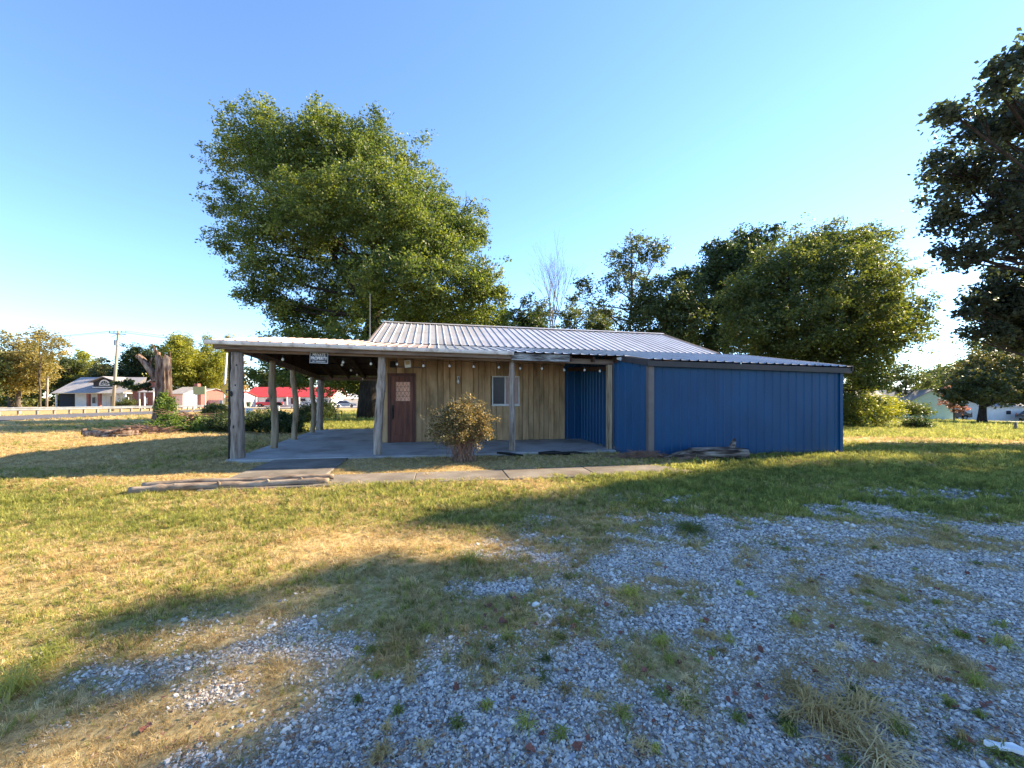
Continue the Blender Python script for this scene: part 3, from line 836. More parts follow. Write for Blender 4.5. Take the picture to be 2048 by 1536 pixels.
bl = [(-2.53, 2.25), (-1.87, 2.26), (-1.22, 2.23), (-0.56, 2.21), (0.07, 2.18), (0.67, 2.18), (1.29, 2.15), (1.92, 2.15), (2.51, 2.14), (3.14, 2.13), (3.68, 2.11), (4.25, 2.11), (4.84, 2.08), (5.39, 2.08), (5.81, 2.06)]
string_lights('string_lights', 'string of clear bulbs along the front beam', [(u, -2.18, z) for u, z in bl], None, None)
string_lights('string_lights', 'shorter string of bulbs running back under the carport roof', [(-.75, -1.4, 2.2), (-.85, .2, 2.15), (-1.0, 1.9, 2.08), (-1.1, 3.5, 2.0)], None, None)

# ------------------------------------------------------------------ foliage
def rand_dirs(n):
    d = RNG.normal(size=(n, 3)); return d / np.linalg.norm(d, axis=1)[:, None]

def n3(p, s):
    x, y, z = p[:, 0], p[:, 1], p[:, 2]
    return (vnoise(x + z * .71, y - z * .53, s) + vnoise(y + z * .37 + 31, z * 1.1 - x * .2, s + 5) + vnoise(x * .9 - 13, z + y * .3, s + 9)) / 3

def leaf_mesh(name, C, L, Wd, up=.3, tint=None, fold=False):
    """one small lozenge per centre in C"""
    n = len(C)
    a = rand_dirs(n); a[:, 2] = a[:, 2] * .8 - .12
    nrm = rand_dirs(n); nrm[:, 2] += up * 2
    b = np.cross(nrm, a); b /= (np.linalg.norm(b, axis=1)[:, None] + 1e-9)
    a /= np.linalg.norm(a, axis=1)[:, None]
    s = RNG.uniform(.6, 1.35, n)[:, None]
    l = a * L * .5 * s; w = b * Wd * .5 * s
    V = np.empty((n, 4, 3)); V[:, 0] = C - l; V[:, 1] = C + w - l * .15; V[:, 2] = C + l; V[:, 3] = C - w - l * .15
    me = bpy.data.meshes.new(name)
    me.vertices.add(4 * n); me.vertices.foreach_set('co', V.ravel())
    me.loops.add(4 * n); me.loops.foreach_set('vertex_index', np.arange(4 * n))
    me.polygons.add(n); me.polygons.foreach_set('loop_start', np.arange(0, 4 * n, 4)); me.polygons.foreach_set('loop_total', np.full(n, 4))
    if tint is None: tint = RNG.random(n)
    at_ = me.attributes.new('tint', 'FLOAT', 'POINT'); at_.data.foreach_set('value', np.repeat(np.clip(tint, 0, 1), 4).astype(np.float32))
    me.update()
    return me

def crown_points(lobes, n_leaf, clump=.45, per=40, shell=.5, gap=.36, gapscale=.7, flat_=.8, seed=1):
    """leaf positions: lobes hold boughs, boughs hold small leafy sprays with air between them"""
    vol = np.array([l[3] * l[4] * l[5] for l in lobes]) ** .72
    wt = np.array([(l[6] if len(l) > 6 else 1) for l in lobes]) * vol
    wt = wt / wt.sum()
    per2 = max(6, per // 3)
    nb = max(6, int(n_leaf / per / (1 - gap) / 4.2))
    cnt = RNG.multinomial(nb, wt)
    bs = []; bd = []; br = []
    for l, k in zip(lobes, cnt):
        d = rand_dirs(k); r = (shell + (1 - shell) * RNG.random(k)) ** .7
        lump = .78 + .44 * n3(d * 2.3 + l[0], seed)
        bs.append(np.array(l[:3]) + d * (r * lump)[:, None] * np.array(l[3:6])); bd.append(d)
        br.append(np.full(k, (l[3] * l[4] * l[5]) ** (1 / 3)))
    bs = np.concatenate(bs); bd = np.concatenate(bd); br = np.concatenate(br)
    keep = n3(bs * gapscale, seed + 3) > gap * .98
    bs, bd, br = bs[keep], bd[keep], br[keep]
    m = len(bs); q = int(n_leaf / max(1, m) / per2) + 1
    rad = np.minimum(clump * 2.0, br * .42) * RNG.uniform(.6, 1.3, m)
    i = np.repeat(np.arange(m), q); M = len(i)
    v = rand_dirs(M) * (RNG.random(M) ** .45)[:, None]
    along = RNG.normal(size=M) * .5
    cs = bs[i] + v * rad[i][:, None] * np.array([1, 1, .62]) + bd[i] * (along * rad[i])[:, None] * .7
    sz = clump * RNG.uniform(.24, .58, M)
    C = np.repeat(cs, per2, 0) + RNG.normal(size=(M * per2, 3)).clip(-1.7, 1.7) * np.repeat(sz, per2)[:, None] * np.array([1, 1, flat_])
    tb = RNG.random(m)
    tint = np.repeat(tb[i] * .4 + RNG.random(M) * .25, per2) + RNG.random(M * per2) * .35
    return C, tint, cs

def limb(m, p, q, r0, r1, sag=.1, seg=6, n=6, rn=random):
    p = Vector(p); q = Vector(q); L = (q - p).length
    mid = (p + q) / 2 + Vector((rn.uniform(-.12, .12) * L, rn.uniform(-.12, .12) * L, -sag * L))
    pts = []; rad = []
    for i in range(n):
        t = i / (n - 1)
        pts.append(p * (1 - t) ** 2 + mid * 2 * t * (1 - t) + q * t * t); rad.append(r0 + (r1 - r0) * t)
    m.tube(pts, rad, seg, False)

def tree(name, label, cat, base, lobes, n_leaf, leaf, mat, trunk_r=.3, trunk_top=None, bark='bark', clump=.45, per=40, gap=.36,
         gapscale=.7, shell=.5, twigs=3, group=None, ratio=.6, seed=1, lean=(0, 0), up=.3, limb_f=.4, flat_=.8):
    rn = random.Random(seed)
    bx_, by_ = base; bz = g1(bx_, by_) - .1
    o = thing(name, label, cat, (bx_, by_, bz), 0, group)
    off = np.array([bx_, by_, bz])
    C, tint, cs = crown_points(lobes, n_leaf, clump, per, shell, gap, gapscale, flat_, seed)
    me = leaf_mesh('crown', C - off, leaf, leaf * ratio, up, tint)
    put('crown', me, MT[mat], o)
    m = MB()
    zt = (trunk_top if trunk_top is not None else np.mean([l[2] for l in lobes])) - bz
    tp = []; n = 8
    for i in range(n):
        t = i / (n - 1)
        tp.append(Vector((lean[0] * t + rn.uniform(-.04, .04) * zt * .3, lean[1] * t + rn.uniform(-.04, .04) * zt * .3, zt * t)))
    tp[0] = Vector((0, 0, -.2))
    m.tube(tp, [trunk_r * (1.5 if i == 0 else 1.12 - .72 * i / (n - 1)) for i in range(n)], 10, True, .05, rn)
    tr = m.build('trunk', MT[bark], o, True)
    m = MB()
    for l in lobes:
        c = Vector(np.array(l[:3]) - off)
        k = rn.uniform(.35, .85); st = tp[0].lerp(tp[-1], k)
        if c.z < st.z: st = tp[0].lerp(tp[-1], max(.25, min(.8, (c.z - 1) / zt)))
        r0 = trunk_r * limb_f * rn.uniform(.7, 1.1)
        limb(m, st, c, r0, r0 * .3, .06, 6, 6, rn)
        for j in range(twigs):
            d = Vector((rn.gauss(0, 1), rn.gauss(0, 1), rn.gauss(0, 1) + .5)).normalized()
            q = c + Vector((d.x * l[3], d.y * l[4], d.z * l[5])) * .95
            limb(m, c.lerp(st, rn.uniform(0, .35)), c.lerp(q, .8), r0 * .26, r0 * .05, .05, 4, 5, rn)
    m.build('branches', MT[bark], o)
    return o

def lb(px, py, rx, Y, ry=None, rd=None, w=1):
    """a lobe of a crown: centre and radii given as seen, at its own distance"""
    s = Y / F
    return (at(px, Y), Y, zat(py, Y), rx * s, (rd or rx) * s, (ry or rx) * s, w)
#TREES
# ------------------------------------------------------------------ trees
Y0 = 30
oak = [lb(515, 265, 62, 29, 62), lb(470, 320, 48, 31, 50), lb(455, 400, 42, 30, 38), lb(560, 330, 70, 28, 75), lb(650, 285, 60, 29, 72), lb(655, 245, 36, 30, 36),
       lb(755, 285, 46, 30, 55), lb(712, 300, 42, 33, 55), lb(810, 310, 48, 31, 52), lb(860, 370, 58, 29, 60), lb(730, 390, 90, 26.5, 90), lb(620, 430, 90, 27.5, 80),
       lb(520, 455, 62, 28, 55), lb(470, 490, 42, 30, 38), lb(810, 450, 80, 27, 75), lb(915, 430, 42, 30, 55), lb(945, 400, 28, 31, 32), lb(945, 470, 36, 29, 44),
       lb(880, 500, 62, 28, 48), lb(540, 545, 66, 28, 48), lb(510, 590, 45, 29, 34), lb(650, 520, 80, 31, 60), lb(760, 540, 70, 26, 44), lb(860, 560, 80, 26, 42),
       lb(950, 560, 60, 27, 42), lb(985, 590, 34, 28, 30), lb(900, 620, 90, 29, 42), lb(790, 610, 80, 28, 48), lb(980, 640, 48, 31, 34), lb(700, 600, 80, 33, 60),
       lb(600, 640, 55, 31, 46), lb(640, 680, 70, 30, 42), lb(560, 690, 40, 31, 34, w=.6), lb(880, 670, 100, 33, 36), lb(700, 700, 70, 28, 48), lb(560, 615, 30, 29, 26),
       lb(760, 420, 110, 34, 100), lb(620, 380, 100, 34, 90), lb(850, 470, 100, 35, 90), lb(560, 740, 45, 26, 26), lb(610, 755, 42, 27, 26), lb(510, 745, 24, 26, 26, w=.7),
       lb(660, 760, 50, 31, 32), lb(725, 745, 60, 33, 50)]
tree('pin_oak', 'huge spreading green oak towering behind the carport', 'tree', (at(735, 30), 30), oak, 360000, .175, 'leaf_oak', .55, zat(300, 30), 'bark_dark',
     clump=.40, per=38, gap=.355, gapscale=.55, shell=.3, twigs=4, seed=4, ratio=.55, lean=(.6, .8), limb_f=.28)

Y = 27
maple = [lb(1600, 510, 70, 27, 62), lb(1680, 490, 64, 28, 56), lb(1560, 560, 80, 26, 70), lb(1480, 590, 48, 26, 55), lb(1690, 570, 90, 25, 80), lb(1770, 560, 52, 27, 55),
         lb(1800, 620, 55, 27, 45), lb(1730, 650, 80, 25, 60), lb(1620, 650, 95, 24, 70), lb(1520, 660, 72, 25, 60), lb(1470, 640, 36, 27, 44), lb(1810, 680, 44, 27, 30, w=.6),
         lb(1740, 720, 58, 25, 50), lb(1720, 780, 48, 25, 40), lb(1650, 720, 80, 25, 50), lb(1560, 700, 80, 27, 40), lb(1745, 480, 34, 29, 36), lb(1640, 570, 110, 31, 110),
         lb(1700, 660, 100, 31, 100), lb(1835, 655, 28, 28, 16, w=.5), lb(1700, 820, 40, 26, 30)]
tree('maple_tree', 'broad rounded maple standing behind the blue shed', 'tree', (at(1655, 28), 28), maple, 150000, .18, 'leaf_maple', .4, zat(520, 28), 'bark_dark',
     clump=.34, per=34, gap=.37, gapscale=.8, shell=.3, twigs=5, seed=8, ratio=.5, up=.1)

dark = [lb(1440, 530, 42, 40, 44), lb(1500, 490, 46, 41, 44), lb(1530, 470, 26, 41, 26), lb(1420, 590, 40, 40, 50), lb(1480, 570, 60, 40, 60), lb(1440, 650, 50, 40, 50),
        lb(1410, 690, 40, 39, 36), lb(1500, 640, 60, 42, 60)]
tree('dark_tree', 'dark tree showing just left of the broad maple', 'tree', (at(1455, 41), 41), dark, 42000, .26, 'leaf_dark', .35, zat(530, 41), 'bark_dark', clump=.5, per=30, gap=.38, seed=12)
mid = [lb(1330, 600, 46, 36, 44), lb(1370, 570, 30, 37, 36), lb(1300, 640, 42, 35, 40), lb(1360, 650, 50, 36, 44), lb(1290, 590, 28, 36, 30, w=.5), lb(1330, 690, 60, 36, 34), lb(1390, 620, 30, 38, 40)]
tree('green_tree', 'mid-green tree over the right end of the main roof', 'tree', (at(1335, 36), 36), mid, 30000, .22, 'leaf_mid', .25, zat(610, 36), 'bark_dark', clump=.42, per=28, gap=.38, seed=14)
spar = [lb(1280, 490, 34, 37, 26), lb(1240, 520, 30, 37, 30), lb(1310, 510, 30, 37, 26), lb(1225, 570, 26, 36, 30), lb(1170, 570, 22, 36, 24), lb(1260, 550, 34, 38, 34), lb(1200, 620, 34, 37, 30),
        lb(1150, 600, 20, 38, 24), lb(1270, 610, 30, 37, 36), lb(1245, 660, 40, 37, 30), lb(1330, 490, 16, 37, 14)]
tree('sparse_tree', 'thin-leaved airy tree with sky showing through, above the roof ridge', 'tree', (at(1262, 37), 37), spar, 9500, .2, 'leaf_mid', .16, zat(500, 37), 'bark',
     clump=.35, per=9, gap=.30, seed=17, twigs=9, shell=.2, limb_f=.5)
back = [lb(1090, 630, 30, 46, 34), lb(1150, 640, 30, 46, 30), lb(1200, 640, 30, 47, 28), lb(1120, 660, 40, 46, 24), lb(1180, 665, 40, 46, 22)]
tree('backlit_tree', 'small yellow-lit tree low behind the bare tree', 'tree', (at(1140, 46), 46), back, 14000, .22, 'leaf_mid', .12, zat(630, 46), 'bark', clump=.4, per=14, gap=.42, seed=19)
d2 = [lb(1045, 620, 24, 40, 34), lb(1020, 650, 36, 40, 28), lb(1060, 655, 30, 40, 24), lb(985, 665, 30, 41, 20)]
tree('small_dark_tree', 'small dark tree between the oak and the bare tree', 'tree', (at(1040, 40), 40), d2, 14000, .2, 'leaf_dark', .14, zat(630, 40), 'bark_dark', clump=.3, per=24, gap=.3, seed=20)

# bare tree: forks again and again
def bare_tree(name, label, base, H, r, mat, spread=.33, seed=2, levels=6):
    rn = random.Random(seed); bz = g1(*base) - .1
    o = thing(name, label, 'tree', (base[0], base[1], bz))
    t = MB(); t.tube([(0, 0, 0), (.05, 0, H * .16), (-.03, .03, H * .30)], [r * 1.25, r, r * .85], 8); t.build('trunk', MT[mat], o, True)
    m = MB()
    def grow(p, d, L, rr, k):
        q = p + d * L
        m.tube([p, (p + q) / 2 + Vector((rn.gauss(0, .03) * L, rn.gauss(0, .03) * L, 0)), q], [rr, rr * .8, rr * .62], 4 if k > 2 else 6, False)
        if k >= levels: return
        for _ in range(3 if k in (0, 1, 3) else 2):
            e = (d + Vector((rn.gauss(0, spread), rn.gauss(0, spread), rn.uniform(-.02, .25)))).normalized()
            grow(q, e, L * rn.uniform(.72, .92), rr * .6, k + 1)
    grow(Vector((-.03, .03, H * .29)), Vector((0, 0, 1)), H * .145, r * .8, 0)
    m.build('branches', MT[mat], o)
    return o
bare_tree('bare_tree', 'leafless pale tree of fine upright twigs against the sky', (at(1102, 44), 44), 17.5, .2, 'bark_pale', .25, 5, 7)

# the near tree at the right edge and its neighbours out of frame (their shade lies over the gravel)
A = [lb(1985, 165, 42, 7.4, 42), lb(2035, 130, 40, 7.0, 44), lb(1915, 235, 44, 7.9, 38), lb(1975, 260, 60, 8.7, 60), lb(2050, 230, 70, 8.4, 70), lb(1890, 320, 45, 10.4, 42),
     lb(1850, 345, 28, 10.4, 15, w=.8), lb(1950, 350, 80, 10.6, 66), lb(2050, 360, 90, 11.5, 90), lb(1900, 420, 46, 10.6, 50), lb(1980, 440, 84, 10.8, 52), lb(1890, 500, 30, 10.7, 34),
     lb(1935, 500, 50, 10.8, 32), lb(2060, 470, 70, 11.6, 40), lb(1935, 525, 26, 10.9, 18, w=.7),
     (15.8, 9.2, 8.3, 2.2, 2.2, 2.0, 1), (18.2, 10.0, 9.6, 2.6, 2.6, 2.4, 1), (18.5, 12.6, 8, 3.0, 3, 2.6, 1), (19.5, 9, 8, 3, 3, 2.6, 1), (16.8, 11.6, 7.2, 2.2, 2.2, 2.0, 1),
     (15.0, 8.2, 7.4, 2.4, 1.6, 2.2, 1), (17.6, 8.0, 8.5, 2.4, 2, 2.3, 1), (20.5, 12, 10, 3, 3, 2.6, 1),
     (12.8, 7.4, 7.6, 1.4, 1.2, 1.2, 1), (11.2, 7.1, 7.5, 1.1, .9, 1.0, 1), (11.8, 6.0, 7.2, 1.3, 1.1, 1.1, 1), (14.2, 6.4, 7.8, 1.6, 1.4, 1.3, 1)]
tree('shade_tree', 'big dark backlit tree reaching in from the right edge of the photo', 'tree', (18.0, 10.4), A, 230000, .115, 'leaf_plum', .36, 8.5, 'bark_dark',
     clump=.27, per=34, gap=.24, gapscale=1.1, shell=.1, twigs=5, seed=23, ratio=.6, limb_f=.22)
Bq = [lb(1950, 610, 30, 15, 26), lb(1925, 630, 24, 15, 20), lb(2000, 600, 40, 15.5, 40), lb(1975, 655, 46, 15, 26), lb(2040, 640, 56, 16, 56), lb(1955, 680, 30, 15, 22), lb(2010, 550, 34, 16, 18, w=.6),
      lb(2100, 600, 60, 16.5, 70), lb(2030, 590, 26, 15.5, 24)]
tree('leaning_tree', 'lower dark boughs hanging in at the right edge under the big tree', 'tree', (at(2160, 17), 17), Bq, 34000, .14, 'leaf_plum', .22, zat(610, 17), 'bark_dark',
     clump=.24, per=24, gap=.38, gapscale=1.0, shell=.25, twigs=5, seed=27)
Cq = [(14.0, 5.2, 9.4, 2.0, 2.0, 1.8), (16.5, 5.6, 9.6, 2.6, 2.4, 2.3), (18.5, 4.2, 8.8, 3, 3, 2.6), (16.6, 2.4, 7.8, 2.5, 2.2, 2.3), (19.5, 6.2, 11, 3, 2.6, 2.4), (13.3, 3.8, 7.4, 1.5, 1.4, 1.6), (20, 1.0, 9, 3, 3, 2.4)]
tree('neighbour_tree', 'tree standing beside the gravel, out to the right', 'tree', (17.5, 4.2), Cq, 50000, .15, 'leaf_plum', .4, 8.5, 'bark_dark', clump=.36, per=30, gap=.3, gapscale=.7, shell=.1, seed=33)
Dq = [(26, 17.5, 7, 3.2, 2.2, 2.3), (29.5, 17, 9, 3.4, 3, 2.6), (32.5, 17.8, 7.5, 3.4, 2.6, 2.4), (29, 15.4, 6.5, 3, 2.0, 2.1), (35.5, 19, 7, 3, 2, 2), (24.0, 14.6, 8.0, 2.4, 2, 2)]
tree('lawn_tree', 'tree on the lawn out to the right, its shade across the grass', 'tree', (30, 17), Dq, 26000, .2, 'leaf_mid', .4, 8, 'bark_dark', clump=.45, per=24, gap=.42, gapscale=.6, shell=.1, seed=35)

# right background
org = [lb(1985, 735, 55, 44, 30), lb(1935, 765, 34, 43, 26), lb(2040, 740, 60, 45, 34), lb(1980, 780, 60, 42, 30), lb(1915, 790, 24, 43, 18), lb(2050, 785, 60, 43, 26), lb(2090, 760, 50, 45, 50)]
tree('round_tree', 'round tree with orange-tinged top and a short forked trunk on the far lawn', 'tree', (at(1965, 44), 44), org, 40000, .24, 'leaf_orange', .36, zat(775, 44), 'bark_dark',
     clump=.34, per=28, gap=.3, shell=.5, seed=41, limb_f=.55)
fr1 = [lb(2010, 700, 50, 70, 34), lb(2060, 680, 50, 70, 40), lb(1960, 725, 30, 70, 20)]
tree('hazy_tree', 'grey-green tree behind the orange-tinged round tree', 'tree', (at(2020, 70), 70), fr1, 9000, .45, 'leaf_mid', .4, zat(700, 70), 'bark', clump=.7, per=20, seed=43)
fr2 = [lb(1885, 745, 26, 66, 22), lb(1910, 765, 24, 66, 26), lb(1870, 770, 22, 66, 18)]
tree('pale_tree', 'thin pale tree rising behind the green gabled house', 'tree', (at(1892, 66), 66), fr2, 2600, .32, 'leaf_mid', .18, zat(750, 66), 'bark', clump=.55, per=9, gap=.36, seed=45, twigs=5)
fr3 = [lb(1810, 745, 26, 56, 22), lb(1840, 765, 24, 56, 16), lb(1790, 765, 24, 56, 22)]
tree('small_pale_tree', 'small pale tree right of the maple above the house roof', 'tree', (at(1812, 56), 56), fr3, 3200, .28, 'leaf_mid', .15, zat(750, 56), 'bark', clump=.45, per=9, gap=.34, seed=46)
pk = [lb(1905, 785, 14, 50, 12), lb(1916, 792, 10, 50, 10), lb(1898, 805, 12, 50, 12), lb(1918, 818, 14, 50, 8), lb(1908, 775, 8, 50, 6)]
tree('crepe_myrtle', 'pink-flowering small tree at the corner of the green house', 'tree', (at(1908, 50), 50), pk, 3000, .18, 'leaf_pink', .08, zat(790, 50), 'bark', clump=.25, per=12, gap=.3, seed=47)

def shrub(name, label, base, lobes, n, leaf, mat, seed=1, cat='shrub', clump=.14, per=16, gap=.3, group=None, stem=.03, ratio=.5, gapscale=2., shell=.3, bark='bark'):
    return tree(name, label, cat, base, lobes, n, leaf, mat, stem, None, bark, clump, per, gap, gapscale, shell, 3, group, ratio, seed)
sh = [lb(1715, 800, 32, 27, 32), lb(1750, 820, 38, 27, 34), lb(1705, 835, 24, 26, 22), lb(1780, 810, 22, 28, 22)]
shrub('tall_shrub', 'dense yellow-green thicket at the right end of the shed', (at(1740, 27), 27), sh, 16000, .11, 'leaf_yellow', 51, clump=.2, per=22)
sh = [lb(1818, 814, 28, 29, 12), lb(1842, 822, 22, 29, 10), lb(1798, 818, 24, 29, 14)]
shrub('feathery_shrub', 'feathery bright green shrub in front of the green house', (at(1830, 29), 29), sh, 6500, .12, 'leaf_mid', 52, clump=.2, per=16, gap=.36)
sh = [lb(1832, 845, 24, 26, 12), lb(1845, 850, 16, 26, 10)]
shrub('low_shrub', 'low dark round shrub on the sunny lawn', (at(1835, 26), 26), sh, 4500, .09, 'leaf_dark', 53, clump=.12)

# left side: shrubs beside the carport and round the snag
for k, (cx, cy, rx, ry, Yd, lab, mt) in enumerate([
        (395, 850, 42, 18, 17.5, 'low dark shrub nearest the brush pile', 'leaf_ivy'), (452, 848, 44, 24, 17, 'dark shrub behind the thick corner post', 'leaf_dark'),
        (520, 843, 44, 26, 16.8, 'dark leafy shrub right of the thick corner post', 'leaf_dark'), (568, 846, 40, 30, 16.5, 'tallest dark shrub seen between the two tan poles', 'leaf_dark'),
        (430, 822, 24, 14, 20, 'pale weedy shrub above the dark hedge', 'leaf_mid')]):
    Ls = [lb(cx + dx, cy + dy, rx * f, Yd + dd, ry * f) for dx, dy, f, dd in ((0, 0, .75, 0), (-rx * .5, 4, .55, .3), (rx * .5, 3, .55, -.3), (0, -ry * .3, .5, .6))]
    shrub('hedge_shrub', lab, (at(cx, Yd), Yd), Ls, 11000, .085, mt, 60 + k, clump=.12, per=18, group='dark shrubs left of the carport')
sh = [lb(625, 822, 26, 23.5, 18), lb(650, 820, 20, 23.5, 20), lb(605, 830, 20, 23, 16)]
shrub('grassy_shrub', 'rounded grassy shrub behind the far carport posts', (at(628, 23.5), 23.5), sh, 9000, .14, 'leaf_dark', 66, ratio=.25)
sh = [lb(333, 815, 15, 17.7, 22), lb(338, 845, 20, 17.3, 18), lb(320, 855, 24, 17, 12), lb(350, 855, 22, 17, 14), lb(328, 795, 8, 17.8, 12)]
shrub('vine', 'green vine climbing the foot of the broken tree trunk', (at(333, 17.6), 17.6), sh, 11000, .085, 'leaf_ivy', 67, 'vine', clump=.1)

# tree line on the left
def simple_tree(px, Yd, top, w, mat, label, seed, name='roadside_tree', low=800, n=16000, leaf=.38, gap=.36, group=None, lobes=9):
    rn = random.Random(seed); cy = (top + low) / 2; ry = (low - top) / 2
    Ls = []
    for i in range(lobes):
        a = rn.uniform(0, 6.28); r = rn.uniform(.25, .62)
        fx = math.cos(a) * r; fy = math.sin(a) * r
        Ls.append(lb(px + fx * w, cy + fy * ry, w * rn.uniform(.36, .52), Yd + rn.uniform(-3, 3), ry * rn.uniform(.34, .5)))
    Ls.append(lb(px, cy, w * .62, Yd, ry * .66)); Ls.append(lb(px + rn.uniform(-.2, .2) * w, top + ry * .35, w * .34, Yd, ry * .34))
    return tree(name, label, 'tree', (at(px, Yd), Yd), Ls, n, leaf, mat, .3, zat(cy - ry * .3, Yd), 'bark', clump=leaf * 2.0, per=24, gap=gap, gapscale=.45, shell=.45, twigs=2, group=group, seed=seed)
simple_tree(35, 66, 655, 70, 'leaf_olive', 'tan-green feathery tree at the far left edge', 71, n=26000, leaf=.32, lobes=14)
simple_tree(-60, 60, 660, 70, 'leaf_mid', 'green tree beyond the far left edge', 72, n=12000)
feathery = [lb(95, 680, 26, 62, 18), lb(120, 690, 16, 62, 10), lb(80, 665, 16, 62, 12), lb(105, 705, 18, 62, 14)]
tree('feathery_tree', 'airy feathery crown leaning right of the tan-green tree', 'tree', (at(80, 63), 63), feathery, 2600, .26, 'leaf_olive', .14, zat(690, 62), 'bark', clump=.5, per=9, gap=.34, seed=73, twigs=6)
simple_tree(130, 96, 708, 45, 'leaf_mid', 'mid-green tree left of the dormered house', 74)
simple_tree(175, 100, 700, 42, 'leaf_yellow', 'yellow-green tree behind the dormered house', 75)
simple_tree(205, 94, 715, 26, 'leaf_orange', 'orange-tinged tree just left of the utility pole', 76, n=9000)
simple_tree(270, 92, 682, 42, 'leaf_dark', 'dark tree just right of the utility pole', 77, n=18000)
simple_tree(310, 98, 690, 34, 'leaf_mid', 'green tree behind the broken trunk', 78)
simple_tree(365, 92, 662, 52, 'leaf_yellow', 'tall sunlit yellow-green tree right of the broken trunk', 79, n=26000, lobes=13)
simple_tree(418, 96, 664, 46, 'leaf_yellow', 'sunlit tree just left of the carport corner', 80, n=22000, lobes=12)
simple_tree(465, 104, 672, 44, 'leaf_olive', 'olive tree behind the carport corner post', 81)
simple_tree(20, 84, 735, 60, 'leaf_dark', 'dark low tree under the tan-green tree', 82, n=12000)

fw = []
for k in range(150):
    a = R(-64 + 128 * k / 149 + RNG.uniform(-.6, .6)); d_ = 150 + RNG.uniform(-6, 12)
    x, y = d_ * math.sin(a) * 1.1, d_ * math.cos(a) * .6 + 62; z = g1(x, y); h_ = RNG.uniform(2.5, 5.5)
    fw.append((x, y, z + h_ * .75, 4.6, 3.5, h_, 1))
P_, t_, _ = crown_points(fw, 42000, 1.1, 24, .3, .12, .2, .8, 5)
o = put('far_woods', leaf_mesh('far_woods', P_, 1.1, .7, .3, t_), MT['leaf_mid']); tag(o, 'low far-off woodland closing the horizon', kind='stuff')
rn = random.Random(5)
FT = [simple_tree(530, 128, 735, 34, 'leaf_mid', 'far green tree in the line behind the houses', 83, 'far_tree', n=7000, leaf=.6, group='far line of trees'),
      simple_tree(590, 132, 730, 34, 'leaf_yellow', 'far green tree in the line behind the houses', 84, 'far_tree', n=7000, leaf=.6, group='far line of trees'),
      simple_tree(-250, 90, 690, 60, 'leaf_dark', 'far green tree in the line behind the houses', 85, 'far_tree', n=7000, leaf=.6, group='far line of trees')]
for i, (x, y) in enumerate([(-110, 125), (-95, 130), (-40, 135), (-24, 140), (-10, 130), (8, 138), (25, 132), (40, 140), (58, 128), (74, 135), (90, 128), (104, 120), (118, 112), (132, 118), (98, 96), (146, 104), (-125, 100), (-130, 70), (-75, 140), (-58, 138)]):
    c = copy_tree(FT[i % 3]); c.location = (x, y, g1(x, y) - .1); c.rotation_euler = (0, 0, rn.uniform(0, 6)); s = rn.uniform(.85, 1.25); c.scale = (s, s, s * rn.uniform(.85, 1.1))
#SNAG
# the broken dead trunk
SX, SY = at(323, 18.4), 18.4
sz = g1(SX, SY)
sn = thing('broken_tree_trunk', 'tall broken dead tree trunk with jagged top and a side stub on the lawn', 'dead tree', (SX, SY, sz - .1))
rn = random.Random(4)
m = MB(); n = 20; seg = 26; H = 3.4
base_n = len(m.v)
ph = [rn.uniform(0, 6.28) for _ in range(4)]
jag = [rn.uniform(-.2, .14) for _ in range(seg)]
for i in range(n):
    t = i / (n - 1)
    for k in range(seg):
        a = 2 * math.pi * k / seg
        r = (.29 + .12 * (1 - t) ** 3) * (1 + .12 * math.sin(3 * a + ph[0] + t) + .07 * math.sin(7 * a + ph[1] + 2 * t) + .045 * math.sin(13 * a + ph[2]) + rn.uniform(-.03, .03))
        z = H * t
        if i == n - 1: z = H + jag[k] + .1 * math.sin(a * 2 + 1.2); r *= .93
        if i == n - 2: z = H * t + jag[k] * .3
        m.v.append((r * math.cos(a) + .12 * math.sin(t * 2.4), r * math.sin(a) * .9, z))
for i in range(n - 1):
    for k in range(seg):
        a = i * seg + k; b = i * seg + (k + 1) % seg; m.f.append((a, b, b + seg, a + seg))
c = len(m.v); m.v.append((.08, 0, H - .55))
for k in range(seg): m.f.append(((n - 1) * seg + k, (n - 1) * seg + (k + 1) % seg, c))
m.build('trunk', MT['dead'], sn)
m = MB(); m.tube([(-.2, -.05, 2.25), (-.42, -.1, 2.75), (-.72, -.15, 3.2), (-.9, -.18, 3.38)], [.16, .13, .12, .10], 12, True, .12, rn)
m.tube([(-.42, -.1, 2.95), (-.35, -.12, 3.2), (-.3, -.12, 3.3)], [.06, .05, .02], 6); m.build('branch_stub', MT['dead'], sn)
m = MB(); m.tube([(.0, -.1, 3.0), (-.1, -.12, 3.45), (-.2, -.14, 3.7), (-.28, -.14, 3.9)], [.12, .08, .04, .012], 8, True, .15, rn)
m.tube([(.2, 0, 3.1), (.17, 0, 3.35), (.15, 0, 3.45)], [.09, .06, .02], 7, True, .15, rn); m.build('splinter', MT['dead'], sn)
C = np.array([(-1.0, -.1, 2.0, .65, .3, .2), (-.6, -.2, 1.9, .4, .3, .2)])
cl = [(SX - 1.35, SY - .3, sz + 1.98, .55, .3, .14, 1), (SX - .7, SY - .3, sz + 1.92, .4, .3, .16, 1)]
P_, t_, _ = crown_points(cl, 700, .12, 12, .1, .2, 2, .8, 3)
put('leafy_sprig', leaf_mesh('leafy_sprig', P_ - np.array([SX, SY, sz - .1]), .15, .08, .3, t_), MT['leaf_dark'], sn)

